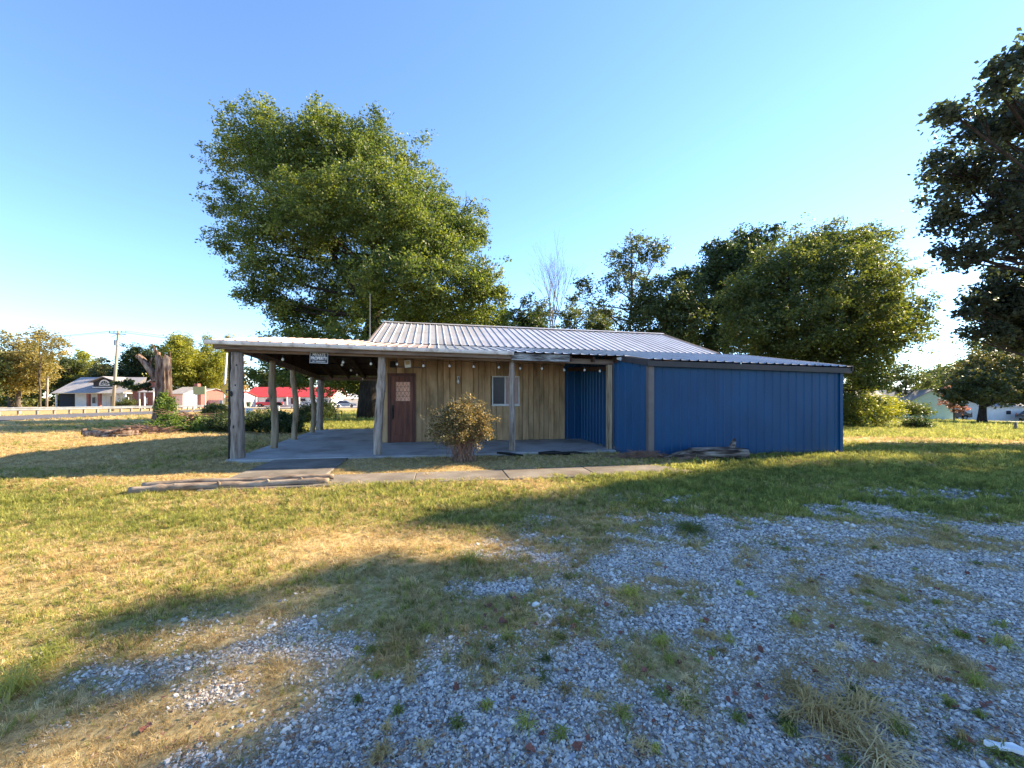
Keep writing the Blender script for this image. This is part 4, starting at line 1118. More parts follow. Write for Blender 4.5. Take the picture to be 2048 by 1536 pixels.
# sticks heap by the trunk: countless, one object
def stick_heap(name, label, cx, cy, L, W, Hh, n, mat, seed, rot=0, smin=.4, smax=1.3, rad=(.006, .02), kind='stuff'):
    rn = random.Random(seed); m = MB(); z0 = g1(cx, cy)
    for i in range(n):
        u = rn.gauss(0, .4); v = rn.gauss(0, .4); h = Hh * math.exp(-(u * u + v * v) * 1.4) * rn.random()
        p = Vector((cx + u * L * math.cos(rot) - v * W * math.sin(rot), cy + u * L * math.sin(rot) + v * W * math.cos(rot), z0 + h + .02))
        a = rot + rn.gauss(0, .5) + (math.pi if rn.random() < .5 else 0); l = rn.uniform(smin, smax)
        q = p + Vector((math.cos(a) * l, math.sin(a) * l, rn.uniform(-.25, .3) * l))
        q.z = max(q.z, z0 + .01)
        r = rn.uniform(*rad); m.tube([p, (p + q) / 2 + Vector((0, 0, rn.uniform(-.05, .05) * l)), q], [r, r * .8, r * .4], 4, False)
    o = m.build(name, mat); tag(o, label, kind=kind); return o
MT['twig'] = pmat('red_brown_twigs', [(.3, (.10, .05, .03)), (.7, (.36, .22, .15))], scale=3, rough=.9, vary=0, shuffle=False)
MT['straw'] = pmat('dry_straw', [(.3, (.30, .22, .11)), (.7, (.55, .44, .26))], scale=3, rough=.9, vary=0, shuffle=False)
stick_heap('brush_pile', 'heap of cut red-brown brush', at(385, 17.8), 17.8, 1.1, .8, .75, 420, MT['twig'], 1, rot=-.25)
stick_heap('brush_litter', 'scattered brush at the foot of the broken trunk', at(285, 16.2), 16.2, 1.2, .5, .28, 260, MT['twig'], 2, rot=.1, smax=.8)

# logs
def log_mesh(p, q, r0, r1, knots, seed, seg=16, n=44, bend=.02, wob=.03, groove=0):
    rn = random.Random(seed); p = Vector(p); q = Vector(q); pts = []; rad = []
    ks = [(rn.uniform(.05, .95), rn.uniform(.08, .24)) for _ in range(knots)]
    for i in range(n):
        t = i / (n - 1)
        c = p.lerp(q, t) + Vector((0, bend * math.sin(t * 7 + seed), bend * .5 * math.sin(t * 11 + seed)))
        r = r0 + (r1 - r0) * t
        for k, a in ks: r *= 1 + a * math.exp(-((t - k) / .022) ** 2)
        pts.append(c); rad.append(r * (1 + rn.uniform(-wob, wob)))
    m = MB(); m.tube(pts, rad, seg, True, wob, rn); return m
ya = 6.12; yb = 6.72
a_ = (-5.62, 6.14); b_ = (-3.0, 6.92)
lg = thing('straight_log', 'straighter pale pole log lying behind its knotty twin in front of the path', 'log', (0, 0, 0), 0, 'two pale logs lying side by side')
log_mesh((-5.6, 6.32, g1(-5.6, 6.3) + .09), (-2.98, 6.95, g1(-3, 6.93) + .10), .052, .046, 4, 5).build('log_body', MT['log'], lg, True)
lg.location = (0, 0, 0)
lg2 = thing('knotty_log', 'knotty pale log lying front-most on the sunlit grass', 'log', (0, 0, 0), 0, 'two pale logs lying side by side')
log_mesh((-5.63, 6.13, g1(-5.63, 6.13) + .06), (-2.99, 6.79, g1(-3, 6.79) + .055), .058, .052, 9, 11).build('log_body', MT['log'], lg2, True)
for t, hh in ((.22, .07), (.43, .09), (.68, .06), (.86, .1)):
    p = Vector((-5.63, 6.13, .06)).lerp(Vector((-2.99, 6.79, .075)), t); z = g1(p.x, p.y)
    m = MB(); m.tube([(p.x, p.y - .02, z + .05), (p.x - .02, p.y - .03, z + .10 + hh * .2), (p.x - .03, p.y - .04, z + .11 + hh * .3)], [.026, .02, .012], 8, True, .08); m.build('knot', MT['log'], lg2, True)
m = log_mesh((3.45, 9.33, g1(3.4, 9.3) + .0), (5.28, 9.42, g1(5.3, 9.4) + .11), .07, .13, 2, 17, seg=20, bend=.03, wob=.06)
lg3 = thing('fallen_log', 'thick grey cracked log with an upright stub lying against the blue shed wall', 'log')
n_ = len(m.v)
mm_ = MB(); rn = random.Random(4)
pts = [Vector((3.42, 9.36, g1(3.4, 9.3) + .03)), Vector((3.7, 9.36, .06)), Vector((4.1, 9.34, .13)), Vector((4.6, 9.36, .13)), Vector((5.0, 9.38, .12)), Vector((5.3, 9.4, .09))]
mm_.tube([Vector((p.x, p.y, p.z - .0)) for p in pts], [.03, .09, .14, .15, .145, .135], 24, True, .05, rn)
mm_.build('log_body', MT['log_grey'], lg3, True)
m = MB(); m.tube([(4.93, 9.38, .16), (4.98, 9.39, .28), (5.03, 9.4, .39), (5.04, 9.4, .46)], [.085, .06, .045, .022], 9, True, .08, rn); m.build('stub', MT['log_grey'], lg3, True)
stick_heap('leaf_litter', 'dry brown litter banked at the shed corner', 3.0, 9.5, .7, .22, .14, 520, MT['twig'], 7, smin=.06, smax=.25, rad=(.003, .008))
stick_heap('leaf_litter', 'dry brown litter under the grey cracked log', 4.0, 9.22, .55, .12, .05, 200, MT['twig'], 8, smin=.06, smax=.22, rad=(.003, .008))
MT['log_red'] = MT['dead']
lg4 = thing('rotting_log', 'reddish rotting log lying on the tan lawn left of the broken trunk', 'log')
LX, LY = at(170, 14.6), 14.6
z4 = g1(LX, LY)
m = MB(); m.tube([(LX, LY, z4 + .13), (LX + .7, LY + .12, z4 + .12), (LX + 1.5, LY + .4, z4 + .12)], [.12, .1, .09], 10, True, .1, rn); m.build('log_body', MT['dead'], lg4, True)
m = MB(); m.tube([(LX - .02, LY, z4 + .1), (LX - .03, LY, z4 + .3)], [.09, .07], 8, True, .1, rn); m.build('stub', MT['dead'], lg4, True)
lg5 = thing('forked_branch', 'thinner dead branch propped on the rotting log', 'branch')
m = MB(); m.tube([(LX + .75, LY - .1, z4 + .06), (LX + 1.1, LY, z4 + .22), (LX + 1.5, LY + .1, z4 + .3)], [.06, .05, .03], 7, True, .1, rn); m.tube([(LX + .6, LY - .2, z4 + .05), (LX + 1.4, LY - .1, z4 + .06), (LX + 1.9, LY + .1, z4 + .1)], [.05, .05, .03], 7, True, .1, rn)
m.build('fork', MT['dead'], lg5, True)
for i, (u0, u1, w_, lab) in enumerate([(3.0, 3.6, .04, 'black driftwood stick at the slab edge near the slim post'), (4.0, 4.75, .05, 'longest black driftwood stick at the slab edge'), (4.6, 5.2, .03, 'thin black driftwood stick nearest the shed')]):
    x0, y0 = to_world(u0, -2.82); x1, y1 = to_world(u1, -2.95)
    m = MB(); m.tube([(x0, y0, .09 if i < 1 else .05), ((x0 + x1) / 2, (y0 + y1) / 2, .06), (x1, y1, .03)], [w_ * .6, w_, w_ * .4], 7, True, .2, rn)
    o = m.build('driftwood_stick', MT['iron'], None, True); tag(o, lab, 'stick', 'black sticks at the slab edge')

# the dry bush in front of the porch
BX, BY = -1.09, 9.0
bz = g1(BX, BY)
bo = thing('dry_bush', 'rounded dry bush with bare reddish stems and sunlit leaves in front of the porch', 'bush', (BX, BY, bz))
rn = random.Random(12); m = MB(); tips = []
for i in range(150):
    a = rn.uniform(0, 6.28); e = rn.uniform(0, 1) ** .6
    sh_ = rn.uniform(1.05, 1.32) if rn.random() < .13 else rn.uniform(.86, 1.04); rr = .70 * e * sh_; h = .5 + .72 * (1 - e ** 2) ** .5 * sh_ + rn.uniform(-.1, .05)
    q = Vector((rr * math.cos(a), rr * math.sin(a) * .8, h)); p = Vector((rn.gauss(0, .15), rn.gauss(0, .10), 0))
    mid_ = p.lerp(q, .5) + Vector((q.x * -.12, q.y * -.12, .05 + rn.uniform(-.03, .03)))
    m.tube([p, mid_, q], [.0045, .004, .002], 4, False)
    for k in range(3):
        t = rn.uniform(.4, .95); s = p * (1 - t) ** 2 + mid_ * 2 * t * (1 - t) + q * t * t
        d = Vector((rn.gauss(0, .1), rn.gauss(0, .1), rn.uniform(.0, .16))); m.tube([s, s + d], [.004, .002], 3, False); tips.append(s + d)
    tips.append(q)
m.build('stems', MT['twig'], bo)
tp = np.array([t for t in tips if t.z > .27 + .3 * rn.random()])
P_ = np.repeat(tp, 46, 0) + RNG.normal(size=(len(tp) * 46, 3)) * .055
put('leaves', leaf_mesh('leaves', P_, .04, .024, .3), MT['leaf_bush'], bo)
m = MB()
for (x, z) in ((-.80, .96), (-.42, 1.02), (-.1, .98), (-.12, 1.32), (-.45, .88)):
    m.tube([(x * .3, -.1, .5), (x * .8, -.3, z - .2), (x, -.38, z)], [.003, .003, .002], 3, False)
    for k in range(7):
        a = rn.uniform(-.6, 3.8); m.tube([(x, -.38, z), (x + .06 * math.cos(a), -.4, z + .06 * math.sin(a) + .01), (x + .11 * math.cos(a), -.41, z + .09 * math.sin(a))], [.003, .0025, .002], 3, False)
m.build('seed_heads', MT['straw'], bo)
#FAR
# ------------------------------------------------------------------ far buildings and street things
MT['fgrey'] = pmat('grey_shingle_roof', [(.3, (.24, .225, .225)), (.7, (.36, .345, .34))], scale=2, rough=.85, vary=.03)
MT['fwhite'] = pmat('white_siding', [(.3, (.58, .57, .56)), (.7, (.72, .71, .70))], scale=1.5, rough=.7, vary=.05)
MT['fred'] = pmat('red_brick_wall', [(.3, (.20, .075, .06)), (.7, (.29, .12, .10))], scale=3, rough=.85, vary=.05)
MT['fdark'] = flat('dark_shingled_dormer', (.025, .025, .035), .8)
MT['redroof'] = pmat('red_metal_roof', [(.3, (.42, .035, .03)), (.7, (.58, .06, .05))], scale=1, rough=.5, vary=.03)
MT['mint'] = pmat('pale_green_siding', [(.3, (.44, .58, .47)), (.7, (.55, .68, .56))], scale=1.2, stretch=(1, 1, 3), rough=.7, vary=.04)
MT['tan_panel'] = flat('tan_sign_back', (.36, .34, .14), .7)
MT['pink'] = pmat('pinkish_fence', [(.3, (.42, .26, .24)), (.7, (.58, .40, .37))], scale=1.5, rough=.85)
MT['pole'] = pmat('tan_utility_pole', [(.3, (.19, .155, .11)), (.7, (.33, .28, .21))], scale=4, stretch=(1, 1, .15), rough=.9)

def gz0(px, Yd): return g1(at(px, Yd), Yd)

# dormered house across the road
Yh = 77.0; sc = Yh / F
hx = at(205, Yh); hz = g1(hx, Yh)
dh = thing('dormered_house', 'grey-roofed house with a dark arched-window dormer and long porch across the road', 'house', (hx, Yh, hz))
def X(px): return (px - 205) * sc
def Z(py): return zat(py, Yh) - hz
def X2(px, dy): return at(px, Yh + dy) - hx
d_r = 5.5
eave_z, ridge_z = Z(786), zat(754.5, Yh + d_r) - hz
m = MB(); m.hexa([(X(112), -.5, eave_z - .12), (X(252), -.5, eave_z - .12), (X2(284, 11.5), 11.5, eave_z - .12), (X2(117, 11.5), 11.5, eave_z - .12),
                  (X(112), -.5, eave_z), (X(252), -.5, eave_z), (X2(284, 11.5), 11.5, eave_z), (X2(117, 11.5), 11.5, eave_z)])
m.build('eave', MT['fwhite'], dh)
m = MB()
m.quad((X(110), -.7, eave_z), (X(250), -.7, eave_z), (X2(294, d_r), d_r, ridge_z), (X2(162, d_r), d_r, ridge_z))
m.poly([(X(110), -.7, eave_z), (X2(162, d_r), d_r, ridge_z), (X2(116, 11.7), 11.7, eave_z)])
m.quad((X2(116, 11.7), 11.7, eave_z), (X2(162, d_r), d_r, ridge_z), (X2(294, d_r), d_r, ridge_z), (X2(285, 11.7), 11.7, eave_z))
m.poly([(X(250), -.7, eave_z), (X2(285, 11.7), 11.7, eave_z), (X2(294, d_r), d_r, ridge_z)])
m.build('roof', MT['fgrey'], dh)
m = MB(); m.box(X2(150, 2), X2(251, 2), 2.0, 2.2, 0, eave_z - .13); m.build('front_wall', MT['fwhite'], dh)
m = MB(); m.box(X2(120, 10), X2(283, 10), 10, 10.2, -.5, eave_z - .13); m.build('back_wall', MT['fwhite'], dh)
m = MB(); m.box(X2(118, 5.8), X2(152, 5.8), 5.8, 6, 0, eave_z - .13); m.build('porch_wall', MT['fdark'], dh)
m = MB(); m.box(X(112), X(252), -.4, 2.0, -.4, .18); m.build('porch_floor', MT['fwhite'], dh)
for px in (175, 197): MB().box(X(px), X(px) + .45, -.2, .2, .18, eave_z - .13).build('brick_column', MT['fred'], dh)
for px in (114, 236, 249): MB().box(X(px), X(px) + .18, -.3, -.1, .18, eave_z - .13).build('column', MT['fwhite'], dh)
MB().box(X(201), X(206), 1.93, 1.99, .2, 2.3).build('door', MT['door'], dh)
for a, b, z0, z1 in ((X(163), X(171), .9, 2.2), (X(231), X(238), .8, 2.2)):
    w = MB().box(a, b, 1.9, 1.99, z0, z1).build('window', MT['fwhite'], dh); MB().box(a + .08, b - .08, 1.86, 1.899, z0 + .08, z1 - .08).build('pane', MT['glass_dark'], w)
for px in (180, 208, 220): MB().box(X(px), X(px) + 1.0, 1.94, 1.99, .2, 2.4).build('garage_panel', MT['white'], dh)
# dormer
m = MB(); dz0, dz1, dza = Z(774), Z(765), Z(754)
m.poly([(X(177), .9, dz0), (X(222), .9, dz0), (X(222), .9, dz1), (X(199), .9, dza), (X(177), .9, dz1)])
m.quad((X(177), .9, dz0), (X(177), .9, dz1), (X(177), 4, dz1), (X(177), 4, dz0)); m.quad((X(222), .9, dz0), (X(222), 4, dz0), (X(222), 4, dz1), (X(222), .9, dz1))
m.build('dormer', MT['fdark'], dh)
dro = MB(); q = .5
for s, xx in ((-1, X(168.5)), (1, X(231))):
    ex = Z(764.5)
    dro.hexa([(xx, q, ex - .06), (X(199), q, dza + .02), (X(199), 5, dza + .02), (xx, 5, ex - .06), (xx, q, ex + .06), (X(199), q, dza + .16), (X(199), 5, dza + .16), (xx, 5, ex + .06)])
dro.build('dormer_roof', MT['fgrey'], dh)
MB().box(X(176), X(218), .78, .9, dz0 - .12, dz0 + .03).build('dormer_sill', MT['white'], dh)
cxx, cz = X(200), Z(769.5); r_ = .98
aw = MB(); N_ = 12
for i in range(N_):
    a, b = math.pi * i / N_, math.pi * (i + 1) / N_
    P = lambda r, t, y: (cxx + r * math.cos(t), y, cz + r * math.sin(t))
    aw.hexa([P(r_ * .8, a, .8), P(r_, a, .8), P(r_, a, .89), P(r_ * .8, a, .89), P(r_ * .8, b, .8), P(r_, b, .8), P(r_, b, .89), P(r_ * .8, b, .89)])
aw.box(cxx - r_, cxx + r_, .8, .89, cz - .15, cz - .001)
for t in (.6, 1.2, 1.94, 2.54): aw.bar((cxx, .85, cz), (cxx + r_ * .82 * math.cos(t), .85, cz + r_ * .82 * math.sin(t)), .05, .05)
awo = aw.build('arched_window', MT['white'], dh)
aw = MB(); aw.poly([(cxx + r_ * .8 * math.cos(math.pi * i / N_), .88, cz + r_ * .8 * math.sin(math.pi * i / N_)) for i in range(N_ + 1)]); aw.build('pane', MT['glass_dark'], awo)
# red wing
m = MB(); m.poly([(X(250), 1.5, -.3), (X(312), 1.5, -.3), (X(312), 1.5, Z(777)), (X(294), 1.5, Z(759)), (X(250), 1.5, Z(782))])
m.poly([(X(312), 1.5, -.3), (X2(310, 8), 8, -.3), (X2(310, 8), 8, Z(779)), (X(312), 1.5, Z(777))]); m.build('red_gable_wall', MT['fred'], dh)
m = MB(); m.bar((X(250), 1.3, Z(783)), (X(293.5), 1.3, Z(757)), .25, .12); m.bar((X(294.5), 1.3, Z(757)), (X(312), 1.3, Z(774)), .25, .12); m.build('gable_trim', MT['fwhite'], dh)
m = MB(); m.hexa([(X(286), -1.2, Z(785)), (X(318), -1.2, Z(785)), (X(318), 1.4, Z(776)), (X(292), 1.4, Z(776)), (X(286), -1.2, Z(784)), (X(318), -1.2, Z(784)), (X(318), 1.4, Z(775)), (X(292), 1.4, Z(775))]); m.build('entry_roof', MT['fgrey'], dh)
for px in (288, 298, 316): MB().box(X(px), X(px) + .16, -1.1, -.95, -.2, Z(785)).build('column', MT['fwhite'], dh)
MB().box(X(275), X(281), 1.4, 1.49, .9, 2).build('window', MT['fwhite'], dh)
sh = [(hx + X(273), Yh - 3, hz + .9, .9, .9, .9, 1), (hx + X(288), Yh - 3, hz + 1.0, 1.1, 1, 1.1, 1)]
shrub('foundation_shrub', 'round olive shrub against the red wing of the dormered house', (hx + X(280), Yh - 3), sh, 2500, .22, 'leaf_mid', 91, clump=.25, per=10)

# brick building with chimney
def gabled(name, label, px0, px1, Yd, ey, ry, wall, roof, depth=8, over=.4, axis='x', cat='house', windows=(), wallfront=None):
    s = Yd / F; cx = (px0 + px1) / 2; x0 = at(cx, Yd); z0 = g1(x0, Yd)
    o = thing(name, label, cat, (x0, Yd, z0)); h = (px1 - px0) / 2 * s; e = zat(ey, Yd) - z0; r = zat(ry, Yd) - z0
    m = MB(); m.box(-h, h, 0, depth, -1.2, e - .02); m.build('walls', wall, o)
    m = MB()
    if axis == 'x':
        m.hexa([(-h - over, -over, e - .06), (h + over, -over, e - .06), (h + over, depth / 2, r - .06), (-h - over, depth / 2, r - .06), (-h - over, -over, e + .06), (h + over, -over, e + .06), (h + over, depth / 2, r + .06), (-h - over, depth / 2, r + .06)])
        m.hexa([(-h - over, depth / 2 + .002, r - .06), (h + over, depth / 2 + .002, r - .06), (h + over, depth + over, e - .06), (-h - over, depth + over, e - .06), (-h - over, depth / 2 + .002, r + .06), (h + over, depth / 2 + .002, r + .06), (h + over, depth + over, e + .06), (-h - over, depth + over, e + .06)])
        g = MB()
        for xx in (-h, h): g.poly([(xx, 0, e - .02), (xx, depth / 2, r - .07), (xx, depth, e - .02)])
    else:
        for s_ in (-1, 1):
            m.hexa([(s_ * (h + over), -over, e - .16), (0, -over, r - .06), (0, depth + over, r - .06), (s_ * (h + over), depth + over, e - .16), (s_ * (h + over), -over, e - .04), (0, -over, r + .06), (0, depth + over, r + .06), (s_ * (h + over), depth + over, e - .04)])
        g = MB()
        for yy in (0, depth): g.poly([(-h, yy, e - .02), (h, yy, e - .02), (0, yy, r - .06)])
    m.build('roof', roof, o); g.build('gable', wall, o)
    for a, b, zb_, zt_, mt in windows:
        mb = MB(); mb.box(at(a, Yd) - x0, at(b, Yd) - x0, -.06, -.002, zat(zb_, Yd) - z0, zat(zt_, Yd) - z0)
        if mt == 'win':
            w = mb.build('window', MT['fwhite'], o); MB().box(at(a, Yd) - x0 + .1, at(b, Yd) - x0 - .1, -.09, -.062, zat(zb_, Yd) - z0 + .1, zat(zt_, Yd) - z0 - .1).build('pane', MT['glass_dark'], w)
        else: mb.build('door' if mt == 'door' else 'shutter', MT[mt] if mt != 'door' else MT['door'], o)
    return o, x0, z0
o, x0, z0 = gabled('cottage', 'small white cottage with a grey roof left of the brick chimney', 338, 366, 84, 788, 774, MT['fwhite'], MT['fgrey'], windows=[(346, 352, 802, 794, 'win')])
o, x0, z0 = gabled('brick_building', 'low red brick building with a square chimney behind the blank signboard', 362, 402, 88, 785, 777, MT['fred'], MT['fgrey'], windows=[(364, 372, 798, 789, 'win')])
MB().box(at(380, 88) - x0, at(388, 88) - x0, 1, 2, 2, zat(767, 88) - z0).build('chimney', MT['fred'], o)
o = thing('signboard', 'blank tan-green signboard on two posts', 'signboard', (at(399, 62), 62, gz0(399, 62)))
zz = lambda py: zat(py, 62) - gz0(399, 62)
MB().box(-.95, .85, -.04, .04, zz(789), zz(773)).build('panel', MT['tan_panel'], o)
for x in (-.9, .8): MB().box(x - .05, x + .05, .05, .14, -.2, zz(773)).build('post', MT['white'], o)
# plank fence
fo = thing('plank_fence', 'weathered pinkish plank fence between the brick building and the red-roofed house', 'fence', (at(408, 90), 90, gz0(408, 90)))
for i in range(26):
    x = i * .19; MB().box(x, x + .175, 0, .03, -.1, 1.75 + .08 * math.sin(i * 2.1)).build('plank', MT['pink'], fo)
o, x0, z0 = gabled('old_shed', 'small white outbuilding with a red roof left of the warning sign', 434, 470, 96, 794, 783, MT['fwhite'], MT['redroof'], cat='shed', windows=[(436, 440, 802, 793, 'fred')])
sh = [(at(428, 70), 70, gz0(428, 70) + .4, 1.6, .7, .6, 1), (at(440, 70), 70, gz0(440, 70) + .4, 1.4, .7, .5, 1)]
shrub('yellow_grass_clump', 'low sunlit yellow-green shrubs beside the plank fence', (at(434, 70), 70), sh, 2200, .2, 'leaf_yellow', 93, clump=.2, per=10)
o, x0, z0 = gabled('red_roofed_house', 'long white house with a bright red metal roof seen through the carport', 488, 662, 104, 794, 774, MT['fwhite'], MT['redroof'], depth=10,
                   windows=[(505, 509, 806, 796, 'iron'), (513, 516, 806, 796, 'iron'), (534, 541, 806, 795, 'win'), (566, 576, 804, 796, 'win'), (582, 586, 808, 796, 'door'), (600, 612, 803, 796, 'win')])
m = MB(); m.box(at(560, 104) - x0, at(630, 104) - x0, -2, -1.9, -1, .75); m.build('porch_rail', MT['white'], o)
for px in (500, 522, 560, 582, 606, 630): MB().box(at(px, 104) - x0, at(px, 104) - x0 + .2, -2.2, -1.9, -1, zat(794, 104) - z0).build('column', MT['white'], o)
for k in range(6):
    zz_ = zat(808, 104) - z0 + k * .38; MB().box(at(648, 104) - x0, at(655, 104) - x0, -.1, -.003, zz_, zz_ + .12).build('shutter_slat', MT['iron'], o)
o, x0, z0 = gabled('white_building', 'small white building seen between the oak trunk and the grassy shrub', 670, 716, 112, 798, 788, MT['fwhite'], MT['fwhite'], windows=[(676, 682, 806, 800, 'win')])
o, x0, z0 = gabled('green_house', 'pale green gabled house on the far right lawn', 1818, 1906, 54, 801, 780, MT['mint'], MT['fgrey'], depth=11, over=.25, axis='y')
m = MB(); m.hexa([(at(1770, 54) - x0, 3, zat(800, 54) - z0), (-.3, 3, zat(800, 54) - z0 + 0), (-.2, 8, zat(781, 54) - z0), (at(1780, 54) - x0, 8, zat(781, 54) - z0),
                  (at(1770, 54) - x0, 3, zat(799, 54) - z0), (-.3, 3, zat(799, 54) - z0), (-.2, 8, zat(780, 54) - z0), (at(1780, 54) - x0, 8, zat(780, 54) - z0)]); m.build('side_roof', MT['fgrey'], o)
for k in range(14):
    zz_ = -.6 + k * .26
    if zz_ < zat(802, 54) - z0: MB().box(at(1819, 54) - x0, at(1905, 54) - x0, -.03, -.004, zz_, zz_ + .24).build('siding_board', MT['mint'], o)
o, x0, z0 = gabled('pale_house', 'long pale house behind the round tree at the far right', 1975, 2110, 62, 813, 795, MT['fwhite'], MT['fgrey'], windows=[(2010, 2022, 830, 820, 'win')])

# guardrail
grl = thing('guardrail', 'steel guardrail on posts along the far side of the road', 'guardrail', (0, 0, 0))
P = [(-40.6, 18), (-45.0, 36.4), (-49.5, 57), (-53.5, 70), (-55, 84)]
d = [0]
for a, b in zip(P, P[1:]): d.append(d[-1] + math.hypot(b[0] - a[0], b[1] - a[1]))
def rp(s): return np.interp(s, d, [p[0] for p in P]), np.interp(s, d, [p[1] for p in P])
prof = [(0, .0), (.05, .04), (.05, .09), (0, .14), (0, .18), (.05, .23), (.05, .28), (0, .32)]
s = 0; seg_n = 0
while s < d[-1] - 3.8:
    m = MB()
    n0 = 0
    for k in range(3):
        x, y = rp(s + k * 1.9); z = g1(x, y) + .42
        for a, h in prof: m.v.append((x + a * 1.0, y - a * .2, z + h))
    for k in range(2):
        for j in range(7): a = k * 8 + j; m.f.append((a, a + 1, a + 9, a + 8))
    m.build('rail', MT['galv'], grl)
    for k in (0, 1):
        x, y = rp(s + k * 1.9 + .02); z = g1(x, y)
        MB().box(x - .22, x - .04, y - .1, y + .1, z - .2, z + .66).build('post', MT['post'], grl)
    s += 3.8
# poles and wires
up = thing('utility_pole', 'tall wooden utility pole with a crossarm beside the dormered house', 'utility pole', (at(225, 56), 56, gz0(225, 56)))
top_ = Vector(((at(237, 56) - at(225, 56)), 0, zat(661, 56) - gz0(225, 56)))
MB().tube([(0, 0, -.3), tuple(top_ * .5), tuple(top_)], [.2, .17, .13], 10).build('pole', MT['pole'], up, True)
m = MB(); c = top_ - Vector((0, 0, .45)); m.bar(c - Vector((1.15, .1, -.1)), c + Vector((1.15, -.1, -.1)), .1, .12); m.bar(c - Vector((.9, .1, .45)), c + Vector((.0, -.1, -.0)), .05, .05); m.bar(c + Vector((.9, -.1, -.45)), c + Vector((.0, -.1, -.0)), .05, .05)
m.build('crossarm', MT['pole'], up)
for x in (-1.1, -.5, .5, 1.1): MB().tube([c + Vector((x, -.1, .16)), c + Vector((x, -.1, .36))], [.06, .04], 6).build('insulator', MT['trim'], up)
MB().tube([top_ + Vector((-.3, -.1, -2.0)), top_ + Vector((-.3, -.1, -1.3))], [.18, .18], 8).build('transformer', MT['galv'], up)
cw = Vector(up.location) + c
for i, (x, z) in enumerate(((-1.1, .36), (-.5, .36), (1.1, .36), (0, -1.6))):
    pts = []
    A_ = cw + Vector((x, -.1, z)); Bq_ = A_ + Vector((-48, 12, .5)); C_ = A_ + Vector((38, 52, -1))
    for P_a, P_b in ((Bq_, A_), (A_, C_)):
        for k in range(13):
            t = k / 12; q = P_a.lerp(P_b, t); q.z -= 1.4 * 4 * t * (1 - t) * .5; pts.append(q)
    o = MB().tube(pts, [.016] * len(pts), 4).build('power_line', MT['cord'])
    tag(o, ['highest left power line on the tall utility pole', 'second power line on the left side of the crossarm', 'power line on the right end of the crossarm', 'lowest sagging cable on the tall utility pole'][i], 'power line', 'power lines')
o = thing('wooden_pole', 'short weathered pole at the roadside near the far left', 'pole', (at(93, 64), 64, gz0(93, 64)))
MB().tube([(0, 0, -.3), (.2, 0, zat(753, 64) - gz0(93, 64))], [.16, .12], 8).build('pole_shaft', MT['post'], o, True)
o = thing('slanting_pole', 'pale slanting utility pole just left of the carport corner', 'utility pole', (at(446, 74), 74, gz0(446, 74)))
MB().tube([(0, 0, -.3), (at(454, 74) - at(446, 74), 0, zat(706, 74) - gz0(446, 74))], [.17, .12], 8).build('pole_shaft', MT['white'], o, True)
MB().box(-.35, .1, -.35, -.15, .9, 1.5).build('meter_box', MT['galv'], o)

# curve warning sign
Ys = 30.0; sx_ = at(455.5, Ys); sgz = g1(sx_, Ys)
MT['sign_yellow'] = flat('amber_sign', (.90, .42, .02), .45)
ws = thing('curve_sign', 'amber diamond curve warning sign with a 30 plate behind the thick post', 'road sign', (sx_, Ys, sgz), R(-10))
cz = zat(779, Ys) - sgz; hd = .60
MB().box(-.03, .03, 0, .05, -.2, cz + .3).build('post', MT['galv'], ws)
def diamond(m, r, y0, y1, z):
    m.hexa([(0, y0, z - r), (r, y0, z), (0, y0, z + r), (-r, y0, z), (0, y1, z - r), (r, y1, z), (0, y1, z + r), (-r, y1, z)])
m = MB(); diamond(m, hd, -.012, 0, cz); m.build('diamond_plate', MT['sign_yellow'], ws)
m = MB()
for k in range(4):
    a0, a1 = k * math.pi / 2, (k + 1) * math.pi / 2
    for r in (hd * .93,):
        m.bar((r * math.cos(a0), -.0145, cz + r * math.sin(a0)), (r * math.cos(a1), -.0145, cz + r * math.sin(a1)), .004, .018)
m.build('border', MT['sign_black'], ws)
m = MB(); m.box(-.15, -.05, -.018, -.0125, cz - .26, cz - .02); m.box(-.05, .14, -.018, -.0125, cz - .10, cz - .02)
m.box(.05, .14, -.018, -.0125, cz - .02, cz + .16); m.poly([(-.01, -.018, cz + .16), (.20, -.018, cz + .16), (.095, -.018, cz + .32)]); m.build('curve_arrow', MT['sign_black'], ws)
MB().box(-.28, .28, -.012, 0, cz - hd - .52, cz - hd - .02).build('speed_plate', MT['sign_yellow'], ws)
text_mesh('30', .36, MT['sign_black'], 'lettering', ws, (0, -.014, cz - hd - .2), (R(90), 0, 0), .002, 1, .006)
text_mesh('M.P.H.', .13, MT['sign_black'], 'lettering', ws, (0, -.014, cz - hd - .44), (R(90), 0, 0), .002, 1)

